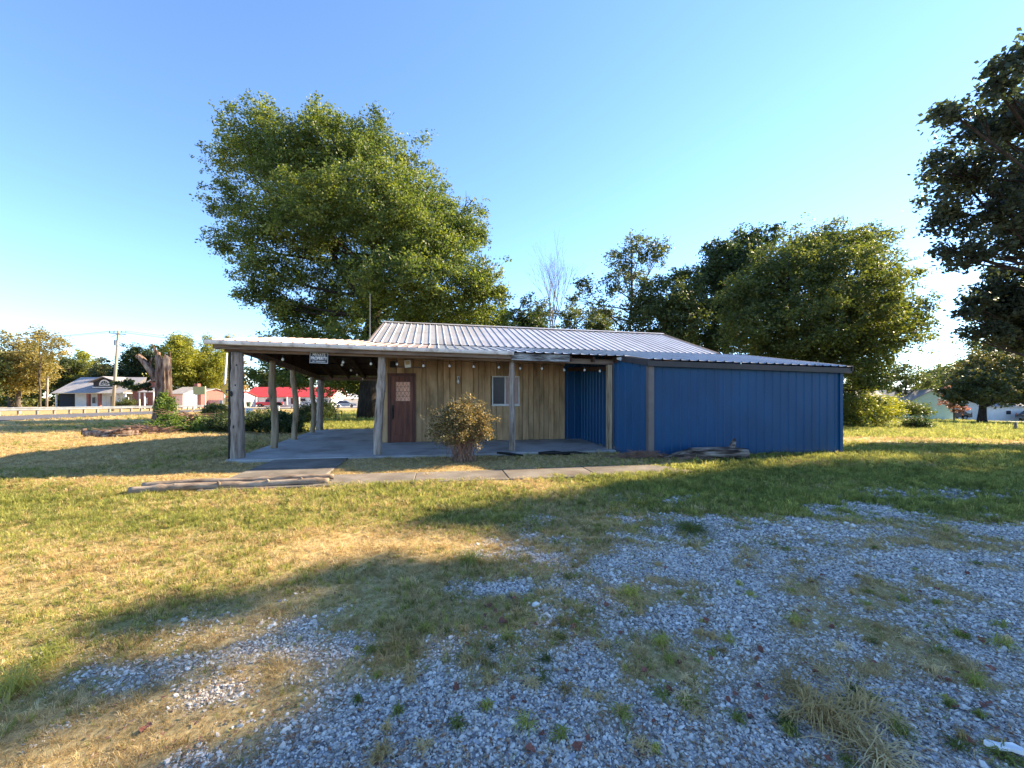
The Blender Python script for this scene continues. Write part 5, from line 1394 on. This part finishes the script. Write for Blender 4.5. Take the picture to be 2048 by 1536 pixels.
# vehicles
def wheel(parent, x, y, r):
    for sd, yy in ((-1, y - .12), (1, y + .12)): pass
    t = MB(); t.tube([(x, y - .11, r), (x, y - .09, r), (x, y + .09, r), (x, y + .11, r)], [r * .9, r, r, r * .9], 18).build('wheel', MT['iron'], parent, True)
    w_ = parent.children[-1]
    MB().tube([(x, y - .118, r), (x, y + .118, r)], [r * .55, r * .55], 12).build('rim', MT['galv'], w_)
def vehicle(name, label, loc, rz, prof_, cab, paint, W=1.9, wheels=((1.0, .4), (4.4, .4)), wr=.4, L=5.6, cat='car'):
    o = thing(name, label, cat, loc, rz)
    def extr(P, w0, w1, nm, mat, par=o):
        m = MB(); n = len(P)
        m.poly([(x, -w1 / 2 if z > 1 else -w0 / 2, z) for x, z in P]); m.poly([(x, w1 / 2 if z > 1 else w0 / 2, z) for x, z in P][::-1])
        for i in range(n):
            a, b = P[i], P[(i + 1) % n]; wa = w1 if a[1] > 1 else w0; wb = w1 if b[1] > 1 else w0
            m.quad((a[0], -wa / 2, a[1]), (a[0], wa / 2, a[1]), (b[0], wb / 2, b[1]), (b[0], -wb / 2, b[1]))
        return m.build(nm, mat, par)
    extr(prof_, W, W * .97, 'body', paint); c = extr(cab, W * .93, W * .76, 'cab', paint)
    gl = [(x + (cx_ - x) * .1, z) for (x, z) in cab for cx_ in [sum(p[0] for p in cab) / len(cab)]]
    for sd in (-1, 1):
        m = MB(); xs_ = [p[0] for p in cab]; z0_, z1_ = min(p[1] for p in cab), max(p[1] for p in cab)
        pl = [(x, sd * ((W * .46 if z < z0_ + .1 else W * .385) + .008), z0_ + .04 if z < z0_ + .1 else z1_ - .07) for x, z in gl]
        m.poly(pl if sd > 0 else pl[::-1]); m.build('side_window', MT['glass_dark'], c)
    for x, _ in wheels:
        for sd in (-1, 1): wheel(o, x, sd * (W / 2 - .1), wr)
    MB().box(-.08, .02, -W / 2 + .1, W / 2 - .1, .42, .62).build('bumper', MT['galv'], o); MB().box(L - .02, L + .08, -W / 2 + .1, W / 2 - .1, .42, .62).build('bumper', MT['galv'], o)
    for sd in (-1, 1):
        MB().box(L - .03, L + .03, sd * (W / 2 - .3) - .14, sd * (W / 2 - .3) + .14, .75, .92).build('headlight', MT['bulb'], o)
        MB().box(-.03, .0, sd * (W / 2 - .15) - .07, sd * (W / 2 - .15) + .07, .8, 1.1).build('tail_light', MT['fred'], o)
    return o
MT['truck_red'] = flat('red_truck_paint', (.55, .012, .02), .25, 0, .6)
MT['car_dark'] = flat('dark_car_paint', (.015, .017, .025), .25, 0, .6)
MT['car_silver'] = flat('silver_car_paint', (.35, .36, .38), .3, .3, .6)
body = [(0, .5), (0, 1.15), (3.5, 1.18), (5.45, 1.12), (5.6, .95), (5.6, .45), (4.95, .42), (4.75, .8), (4.05, .8), (3.85, .42), (1.55, .42), (1.35, .8), (.65, .8), (.45, .45)]
cab = [(2.0, 1.14), (2.15, 1.85), (3.4, 1.87), (4.1, 1.15)]
vehicle('pickup_truck', 'red pickup truck parked in front of the red-roofed house', (at(513, 98), 98, gz0(525, 98) + .1), R(15), body, cab, MT['truck_red'], cat='truck')
carb = [(0, .4), (.02, .95), (1.0, 1.0), (3.6, .95), (4.6, .82), (4.65, .4), (4.15, .38), (3.95, .7), (3.35, .7), (3.15, .38), (1.4, .38), (1.2, .7), (.6, .7), (.4, .38)]
carc = [(.5, .97), (1.1, 1.5), (2.5, 1.52), (3.5, .96)]
vehicle('parked_car', 'small silver car beside the white building in the distance', (at(668, 92), 92, gz0(670, 92) + .06), R(20), carb, carc, MT['car_silver'], W=1.75, wheels=((.9, 0), (3.65, 0)), wr=.32, L=4.6)
vehicle('parked_car', 'dark car parked behind the pink-flowering tree', (at(1934, 60), 60, gz0(1945, 60) + .06), R(170), carb, carc, MT['car_dark'], W=1.75, wheels=((.9, 0), (3.65, 0)), wr=.32, L=4.6)
vehicle('parked_car', 'black car partly cut by the right edge of the photo', (at(2046, 60), 60, gz0(2046, 60) + .06), R(5), carb, carc, MT['car_dark'], W=1.75, wheels=((.9, 0), (3.65, 0)), wr=.32, L=4.6)

# small things by the far lawn
mb_ = thing('mailbox', 'mailbox on a short post seen past the second carport pole', 'mailbox', (at(557, 34), 34, gz0(557, 34)))
MB().box(-.06, .06, -.06, .06, -.2, 1.0).build('post', MT['white'], mb_); MB().tube([(-.28, 0, 1.1), (.28, 0, 1.1)], [.14, .14], 10).build('letter_box', MT['iron'], mb_, True)
ys_ = thing('yard_sign', 'small white yard sign just right of the thick corner post', 'sign', (at(497, 26), 26, gz0(497, 26)))
MB().box(-.2, .25, 0, .02, .45, .85).build('panel', MT['white'], ys_)
for x in (-.15, .2): MB().box(x - .01, x + .01, .02, .03, -.1, .85).build('stake', MT['galv'], ys_)
bn_ = thing('trash_bin', 'dark green wheeled bin beside the red-roofed house', 'bin', (at(497, 99), 99, gz0(497, 99)))
m = MB(); m.hexa([(-.3, -.3, .1), (.3, -.3, .1), (.3, .3, .1), (-.3, .3, .1), (-.38, -.38, 1.2), (.38, -.38, 1.2), (.38, .38, 1.2), (-.38, .38, 1.2)]); m.build('tub', flat('dark_green_bin', (.01, .05, .04)), bn_)
MB().box(-.4, .4, -.42, .4, 1.2, 1.28).build('lid', flat('bin_lid', (.01, .04, .035)), bn_)
ch = thing('lawn_chair', 'dark slatted lawn chair on the grass beyond the carport', 'chair', (at(672, 29), 29, gz0(672, 29)), R(160))
for k in range(4): MB().box(-.26, .26, -.25 + k * .12, -.15 + k * .12, .36, .38).build('seat_slat', MT['iron'], ch)
for k in range(4): MB().bar((-.2 + k * .13, .25, .38), (-.2 + k * .13, .42, 1.0), .1, .02, (0, 1, 0)).build('back_slat', MT['iron'], ch)
for x in (-.28, .28):
    MB().bar((x, -.25, 0), (x, -.25, .58), .05, .05).build('leg', MT['iron'], ch); MB().bar((x, .32, 0), (x, .28, .58), .05, .05).build('leg', MT['iron'], ch); MB().bar((x, -.3, .6), (x, .32, .6), .09, .03).build('armrest', MT['iron'], ch)
bp = thing('lawn_post', 'dark post with a small shrub at the far right of the sunny lawn', 'post', (at(2031, 26.5), 26.5, gz0(2031, 26.5)))  # a plain dark post on the lawn
MB().tube([(0, 0, -.1), (0, 0, .3), (.02, 0, .55)], [.11, .08, .05], 8).build('stump_post', MT['post'], bp, True)
#GRASS
# ------------------------------------------------------------------ grass, stones, leaves
def hidden_collection(name, objs):
    c = bpy.data.collections.new(name)
    for o in objs: c.objects.link(o)
    return c

def proto(name, V, Fc, mat):
    me = bpy.data.meshes.new(name); me.from_pydata(V, [], Fc); me.materials.append(mat); me.update()
    return bpy.data.objects.new(name, me)

def scatter(name, pts, rot, scl, idx, coll, label):
    n = len(pts)
    me = bpy.data.meshes.new(name); me.vertices.add(n); me.vertices.foreach_set('co', np.asarray(pts, np.float32).ravel())
    a = me.attributes.new('rot', 'FLOAT_VECTOR', 'POINT'); a.data.foreach_set('vector', np.asarray(rot, np.float32).ravel())
    a = me.attributes.new('scl', 'FLOAT_VECTOR', 'POINT'); a.data.foreach_set('vector', np.asarray(scl, np.float32).ravel())
    a = me.attributes.new('idx', 'INT', 'POINT'); a.data.foreach_set('value', np.asarray(idx, np.int32))
    o = put(name, me)
    g = bpy.data.node_groups.new(name, 'GeometryNodeTree')
    g.interface.new_socket('Geometry', in_out='INPUT', socket_type='NodeSocketGeometry'); g.interface.new_socket('Geometry', in_out='OUTPUT', socket_type='NodeSocketGeometry')
    N = g.nodes; i_ = N.new('NodeGroupInput'); o_ = N.new('NodeGroupOutput')
    ci = N.new('GeometryNodeCollectionInfo'); ci.inputs['Collection'].default_value = coll; ci.inputs['Separate Children'].default_value = True; ci.inputs['Reset Children'].default_value = True
    ip = N.new('GeometryNodeInstanceOnPoints'); ip.inputs['Pick Instance'].default_value = True
    def attr(nm, ty):
        q = N.new('GeometryNodeInputNamedAttribute'); q.data_type = ty; q.inputs['Name'].default_value = nm
        return [s for s in q.outputs if s.enabled][0]
    er = N.new('FunctionNodeEulerToRotation')
    L = g.links.new
    L(i_.outputs[0], ip.inputs['Points']); L(ci.outputs[0], ip.inputs['Instance']); L(attr('idx', 'INT'), ip.inputs['Instance Index'])
    L(attr('rot', 'FLOAT_VECTOR'), er.inputs[0]); L(er.outputs[0], ip.inputs['Rotation']); L(attr('scl', 'FLOAT_VECTOR'), ip.inputs['Scale']); L(ip.outputs[0], o_.inputs[0])
    md = o.modifiers.new('scatter', 'NODES'); md.node_group = g
    tag(o, label, kind='stuff')
    return o

def inst_mat(name, stops, trans=0, rough=.8, pos_scale=.9, world_mix=.5, spec=.2):
    m, t, b, out = new_mat(name)
    oi = t.nodes.new('ShaderNodeObjectInfo')
    nz = noise_n(t, coords(t, pos_scale, world=True), 4)
    mm = t.nodes.new('ShaderNodeMath'); mm.operation = 'MULTIPLY'; mm.inputs[1].default_value = 1 - world_mix; t.links.new(oi.outputs['Random'], mm.inputs[0])
    m2 = t.nodes.new('ShaderNodeMath'); m2.operation = 'MULTIPLY_ADD'; m2.inputs[1].default_value = world_mix; t.links.new(nz, m2.inputs[0]); t.links.new(mm.outputs[0], m2.inputs[2])
    c = ramp(t, m2.outputs[0], stops)
    t.links.new(c, b.inputs['Base Color']); b.inputs['Roughness'].default_value = rough; b.inputs['Specular IOR Level'].default_value = spec
    if trans:
        tr = t.nodes.new('ShaderNodeBsdfTranslucent'); s_ = t.nodes.new('ShaderNodeVectorMath'); s_.operation = 'SCALE'; s_.inputs['Scale'].default_value = 1.9
        t.links.new(c, s_.inputs[0]); t.links.new(s_.outputs[0], tr.inputs[0])
        mx = t.nodes.new('ShaderNodeMixShader'); mx.inputs[0].default_value = trans
        t.links.new(b.outputs[0], mx.inputs[1]); t.links.new(tr.outputs[0], mx.inputs[2]); t.links.new(mx.outputs[0], out.inputs[0])
    return m
MT['g_green'] = inst_mat('green_grass_blades', [(.22, (.085, .098, .025)), (.5, (.21, .225, .05)), (.78, (.41, .38, .10))], .4)
MT['g_dry'] = inst_mat('dry_grass_blades', [(.2, (.22, .155, .06)), (.45, (.42, .30, .125)), (.62, (.54, .41, .20)), (.8, (.64, .52, .30))], .3)
MT['stone'] = inst_mat('limestone_chips', [(.1, (.20, .18, .155)), (.35, (.42, .375, .32)), (.65, (.58, .53, .455)), (.9, (.74, .70, .62))], 0, .8, 1, .18, .3)

def tuft(seed, n, h, spread, w, mat, name, droop=.5):
    rn = random.Random(seed); V = []; Fc = []
    for i in range(n):
        a = rn.uniform(0, 6.28); r = rn.uniform(0, .35) * spread; hh = h * rn.uniform(.5, 1.1); lean = rn.uniform(.2, 1) * spread
        bx, by = r * math.cos(a), r * math.sin(a); px, py = -math.sin(a) * w / 2, math.cos(a) * w / 2
        dx, dy = math.cos(a), math.sin(a)
        k = len(V)
        V += [(bx - px, by - py, -.1 * h), (bx + px, by + py, -.1 * h), (bx + dx * lean * .4 - px * .8, by + dy * lean * .4 - py * .8, hh * .6), (bx + dx * lean * .4 + px * .8, by + dy * lean * .4 + py * .8, hh * .6),
              (bx + dx * lean, by + dy * lean, hh * (1 - droop * rn.random() * .6))]
        Fc += [(k, k + 1, k + 3, k + 2), (k + 2, k + 3, k + 4)]
    return proto(name, V, Fc, mat)
gg = hidden_collection('green_tufts', [tuft(i, 12, 1, .75, .07, MT['g_green'], 'green_tuft') for i in range(4)])
gd = hidden_collection('dry_tufts', [tuft(10 + i, 13, .8, 1.1, .06, MT['g_dry'], 'dry_tuft', .9) for i in range(4)])
def stone_proto(seed):
    rn = random.Random(seed)
    import bmesh
    bm = bmesh.new(); bmesh.ops.create_icosphere(bm, subdivisions=1, radius=1)
    for v in bm.verts:
        v.co *= rn.uniform(.72, 1.12)
    for v in bm.verts: v.co.z *= .5; v.co.x *= 1.15
    me = bpy.data.meshes.new('gravel_stone'); bm.to_mesh(me); bm.free(); me.materials.append(MT['stone'])
    return bpy.data.objects.new('gravel_stone', me)
gs = hidden_collection('stones', [stone_proto(i) for i in range(7)])

def sample(area, dens, n_max):
    x0, x1, y0, y1 = area; n = int((x1 - x0) * (y1 - y0) * dens); n = min(n, n_max)
    return RNG.uniform(x0, x1, n), RNG.uniform(y0, y1, n)
G_pts = []; D_pts = []; S_pts = []
for (x0, x1, y0, y1, dg, sc_) in ((-8, 8, .4, 3.2, 1700, .034), (-10, 10, 3.2, 5.2, 1400, .042), (-15, 15, 5.2, 8.5, 800, .055), (-22, 22, 8.5, 14, 260, .075), (-30, 32, 14, 26, 55, .10), (-46, 60, 26, 60, 9, .17)):
    x, y = sample((x0, x1, y0, y1), dg, 400000)
    keep = (np.abs(x) < 1.3 * y + 4.2) & ~covered(x, y, -.02)
    xi_road = (x < -30) & (y < 90)
    keep &= ~((x < np.interp(y, [-12, 15, 27, 43, 62, 74], [-35.5, -32.5, -32, -36, -41.5, -42.5])) & (x > np.interp(y, [-12, 20, 36, 57, 75], [-60, -43.7, -43.6, -48, -51.5])))
    x, y = x[keep], y[keep]
    gm = gravel_mask(x, y); gr_ = green_mask(x, y)
    bare = fbm(x * 2.2, y * 2.2, 77, 3)
    litter = fbm(x * 5.5, y * 5.5, 87, 3)
    keep = RNG.random(len(x)) > np.clip(gm * 1.12 - .10 * (bare > .55) - .42 * sstep(.50, .68, litter), 0, .97)
    # weeds spring in small clumps out of the gravel
    clump_ = (gm > .5) & (vnoise(x * 3.6, y * 3.6, 63) > .77) & (RNG.random(len(x)) < .55)
    keep |= clump_
    x, y, gr_, gm, clump_ = x[keep], y[keep], gr_[keep], gm[keep], clump_[keep]
    isg = RNG.random(len(x)) < np.clip(gr_ * 1.0 + .02 + clump_ * .35, 0, .96)
    near = sstep(0, 1, RNG.random(len(x)))
    uu, vv = to_local(x, y); by_wall = (vv > -4.7) & (vv < -2.5) & (uu > -2.6) & (uu < 12.2)
    for sel, lst in ((isg, G_pts), (~isg, D_pts)):
        k = sel.sum(); s = sc_ * RNG.uniform(.5, 1.3, k) * (1 + .45 * gr_[sel]) * (.45 + 1.15 * fbm(x[sel] * 6, y[sel] * 6, 91, 2)) * (1 - .35 * gm[sel]) * np.where(by_wall[sel], .8, 1)
        lst.append(np.stack([x[sel], y[sel], gz(x[sel], y[sel]) - .004, s], 1))
for (x0, x1, y0, y1, dn, r) in ((-3.2, 3.8, 1.0, 2.6, 10500, .0064), (-4, 5, 2.6, 4, 6500, .0076), (-5, 8, 4, 5.8, 3200, .0095), (-5, 12, 5.8, 7.6, 350, .016)):
    x, y = sample((x0, x1, y0, y1), dn, 400000)
    gm = gravel_mask(x, y); keep = (RNG.random(len(x)) < gm ** .8) & (np.abs(x) < 1.45 * y + 1.2) & ~covered(x, y, -.02)
    x, y = x[keep], y[keep]
    S_pts.append(np.stack([x, y, gz(x, y) + r * RNG.uniform(-.1, .5, len(x)), r * RNG.lognormal(-.08, .38, len(x))], 1))
for nm, lst, coll, lab, K, up_ in (('green_grass', G_pts, gg, 'green grass blades of the lawn', 4, 1), ('dry_grass', D_pts, gd, 'dry straw-coloured grass of the lawn', 4, 1), ('gravel', S_pts, gs, 'grey-white limestone gravel', 7, 0)):
    A_ = np.concatenate(lst); n = len(A_)
    rot = np.stack([RNG.normal(0, .15 if up_ else .5, n), RNG.normal(0, .15 if up_ else .5, n), RNG.uniform(0, 6.28, n)], 1)
    s3 = np.repeat(A_[:, 3:4], 3, 1)
    if not up_: s3 = s3 * RNG.uniform(.75, 1.25, (n, 3))
    print('scatter', nm, n)
    scatter(nm, A_[:, :3], rot, s3, RNG.integers(0, K, n), coll, lab)

# longer dead grass bundles and weeds lying on the gravel near the camera
def weed(name, label, x, y, r, h, n, mat, seed, group=None, cat='grass tuft', droop=.7):
    rn = random.Random(seed); z = g1(x, y); m = MB()
    o = None
    for i in range(n):
        a = rn.uniform(0, 6.28); l = r * rn.uniform(.4, 1.2); hh = h * rn.uniform(.3, 1.1); w = rn.uniform(.0012, .0028)
        sx, sy = rn.gauss(0, r * .18), rn.gauss(0, r * .18); dx, dy = math.cos(a), math.sin(a); px, py = -dy * w, dx * w
        P = [(sx, sy, 0), (sx + dx * l * .35, sy + dy * l * .35, hh * .75), (sx + dx * l * .75, sy + dy * l * .75, hh * (1 - droop * .4)), (sx + dx * l, sy + dy * l, hh * (1 - droop))]
        k = len(m.v)
        for j, p in enumerate(P):
            f = (1, 1, .7, .15)[j]; m.v += [(p[0] - px * f, p[1] - py * f, p[2]), (p[0] + px * f, p[1] + py * f, p[2])]
        for j in range(3): m.f.append((k + 2 * j, k + 2 * j + 1, k + 2 * j + 3, k + 2 * j + 2))
    o = m.build(name, MT[mat]); o.location = (x, y, z); tag(o, label, cat, group); return o
def G(px, py):
    Yd = 1245 / (py - 785); return at(px, Yd), Yd
for i, (px, py, r, h, n, mt, lab) in enumerate([
        (1720, 1420, .22, .10, 130, 'g_dry', 'long straw blades lying across the gravel behind the largest bundle'), (1580, 1380, .14, .08, 80, 'g_dry', 'loose straw blades left of the small white chip'), (1760, 1510, .2, .07, 120, 'g_dry', 'straw bundle at the bottom edge of the photo'), (1640, 1440, .2, .12, 170, 'g_dry', 'large straw-coloured grass bundle in the lower right gravel'), (1700, 1475, .15, .07, 90, 'g_dry', 'flattened straw bundle right of the largest one'),
        (1610, 1395, .09, .07, 60, 'g_dry', 'straw tuft above the largest bundle'), (1800, 1470, .08, .07, 50, 'g_green', 'green tuft right of the straw bundles'),
        (1570, 1455, .09, .05, 60, 'g_green', 'low green tuft left of the straw bundles'), (1950, 1370, .08, .07, 60, 'g_green', 'upright green tuft near the right edge'),
        (1590, 1245, .08, .06, 60, 'g_green', 'bright green weed in the middle of the gravel'), (1740, 1400, .06, .05, 40, 'g_green', 'small green weed above the white scrap'),
        (2005, 1290, .13, .05, 70, 'g_green', 'spreading green weed at the right edge'), (1320, 1290, .08, .07, 60, 'g_green', 'green weed near the gravel edge centre'),
        (850, 1265, .07, .06, 50, 'g_green', 'bright green sprig in the shaded straw'), (1260, 1190, .12, .08, 90, 'g_green', 'leafy green tuft right of the shaded straw'),
        (1380, 1060, .28, .11, 240, 'g_green', 'large dark green clump where lawn meets gravel'), (940, 1125, .2, .10, 160, 'g_green', 'dark green clump at the edge of the shade'),
        (30, 1390, .16, .14, 140, 'g_green', 'tall sunlit clump at the lower left edge'), (90, 1330, .12, .12, 100, 'g_green', 'smaller sunlit clump beside the tall left one')]):
    x, y = G(px, py); weed('grass_clump', lab, x, y, r, h, n, mt, 100 + i, 'clumps of grass on the gravel')
for i in range(120):
    px, py = RNG.uniform(700, 2048), RNG.uniform(1085, 1530)
    x, y = G(px, py); weed('small_weed', 'small green-brown weed sprouting from the gravel', x, y, RNG.uniform(.03, .085), RNG.uniform(.02, .055), 42, 'g_green' if i % 2 else 'g_dry', 300 + i, 'small weeds in the gravel')
# brown flakes of leaf and stick among the stones: nobody could count them
rn = random.Random(77); m = MB()
for i in range(5200):
    px = rn.uniform(150, 2200); py = 1060 + 560 * rn.random() ** .8; x, y = G(px, py)
    if abs(x) > 9: continue
    if gravel_mask(np.array([x]), np.array([y]))[0] < .25 and rn.random() < .6: continue
    z = g1(x, y) + .008; a = rn.uniform(0, 6.28); l = rn.uniform(.005, .018); w = l * rn.uniform(.15, .6)
    dx, dy = math.cos(a), math.sin(a)
    m.quad((x - dx * l, y - dy * l, z + rn.uniform(0, .01)), (x + dy * w, y - dx * w, z + .006), (x + dx * l, y + dy * l, z + rn.uniform(0, .012)), (x - dy * w, y + dx * w, z + rn.uniform(0, .008)))
MT['flake'] = pmat('brown_flakes', [(.35, (.09, .04, .025)), (.5, (.24, .13, .07)), (.65, (.42, .32, .19))], scale=60, rough=.9, vary=0)
tag(m.build('leaf_litter', MT['flake']), 'scattered brown leaf and stick fragments on the gravel', kind='stuff')
# fallen leaves
MT['fallen'] = pmat('fallen_red_brown_leaf', [(.3, (.10, .03, .018)), (.7, (.28, .10, .06))], scale=30, rough=.7, vary=.35)
def leaf_blade(seed):
    rn = random.Random(seed); V = []; Fc = []; n = 6
    for i in range(n):
        t = i / (n - 1); w = .42 * math.sin(math.pi * min(.97, t * .9 + .08)) ** .8; c = .22 * math.sin(t * 4 + seed)
        V += [(t - .5, -w * rn.uniform(.8, 1.1), .2 * rn.random() + c), (t - .5, 0, c * .5), (t - .5, w * rn.uniform(.8, 1.1), .25 * rn.random() + c * .7)]
    for i in range(n - 1):
        for j in range(2): a = i * 3 + j; Fc.append((a, a + 1, a + 4, a + 3))
    me = bpy.data.meshes.new('fallen_leaf'); me.from_pydata(V, [], Fc); me.materials.append(MT['fallen']); me.update(); return me
LM = [leaf_blade(i) for i in range(4)]
spots = [(1003, 1252, .06), (293, 1465, .05), (860, 1463, .022), (1335, 1440, .034), (1060, 1510, .045)] + [(RNG.uniform(900, 2000), RNG.uniform(1110, 1530), RNG.uniform(.022, .045)) for _ in range(75)]
for i, (px, py, s) in enumerate(spots):
    x, y = G(px, py); o = put('fallen_leaf', LM[i % 4]); o.location = (x, y, g1(x, y) + .014); o.rotation_euler = (RNG.uniform(-.4, .4), RNG.uniform(-.4, .4), RNG.uniform(0, 6.28)); o.scale = (s, s, s)
    lab = ['largest curled red-brown leaf standing in the shaded straw', 'long red leaf at the lower left of the gravel', 'small pale tan leaf near the bottom edge', 'brown curled leaf low centre', 'crumpled brown leaf at the bottom centre'][i] if i < 5 else 'small fallen red-brown leaf lying on the gravel'
    tag(o, lab, 'leaf', 'fallen leaves on the gravel')
x, y = G(2020, 1512)
m = MB(); rn = random.Random(2)
z = g1(x, y) + .02
top_p = [(-.075, .03), (-.05, .045), (-.01, .03), (.03, .02), (.07, -.01), (.075, -.03), (.03, -.028), (.0, -.005), (-.04, .0), (-.07, .012)]
n = len(top_p); V = [(a, b, .012 + .006 * math.sin(a * 60)) for a, b in top_p] + [(a, b, 0) for a, b in top_p]
m.v = V; m.f = [tuple(range(n))[::-1], tuple(range(n, 2 * n))] + [(i, (i + 1) % n, n + (i + 1) % n, n + i) for i in range(n)]
o = m.build('white_scrap', MT['white']); o.location = (x, y, z); tag(o, 'torn white scrap of board in the lower right corner', 'scrap')
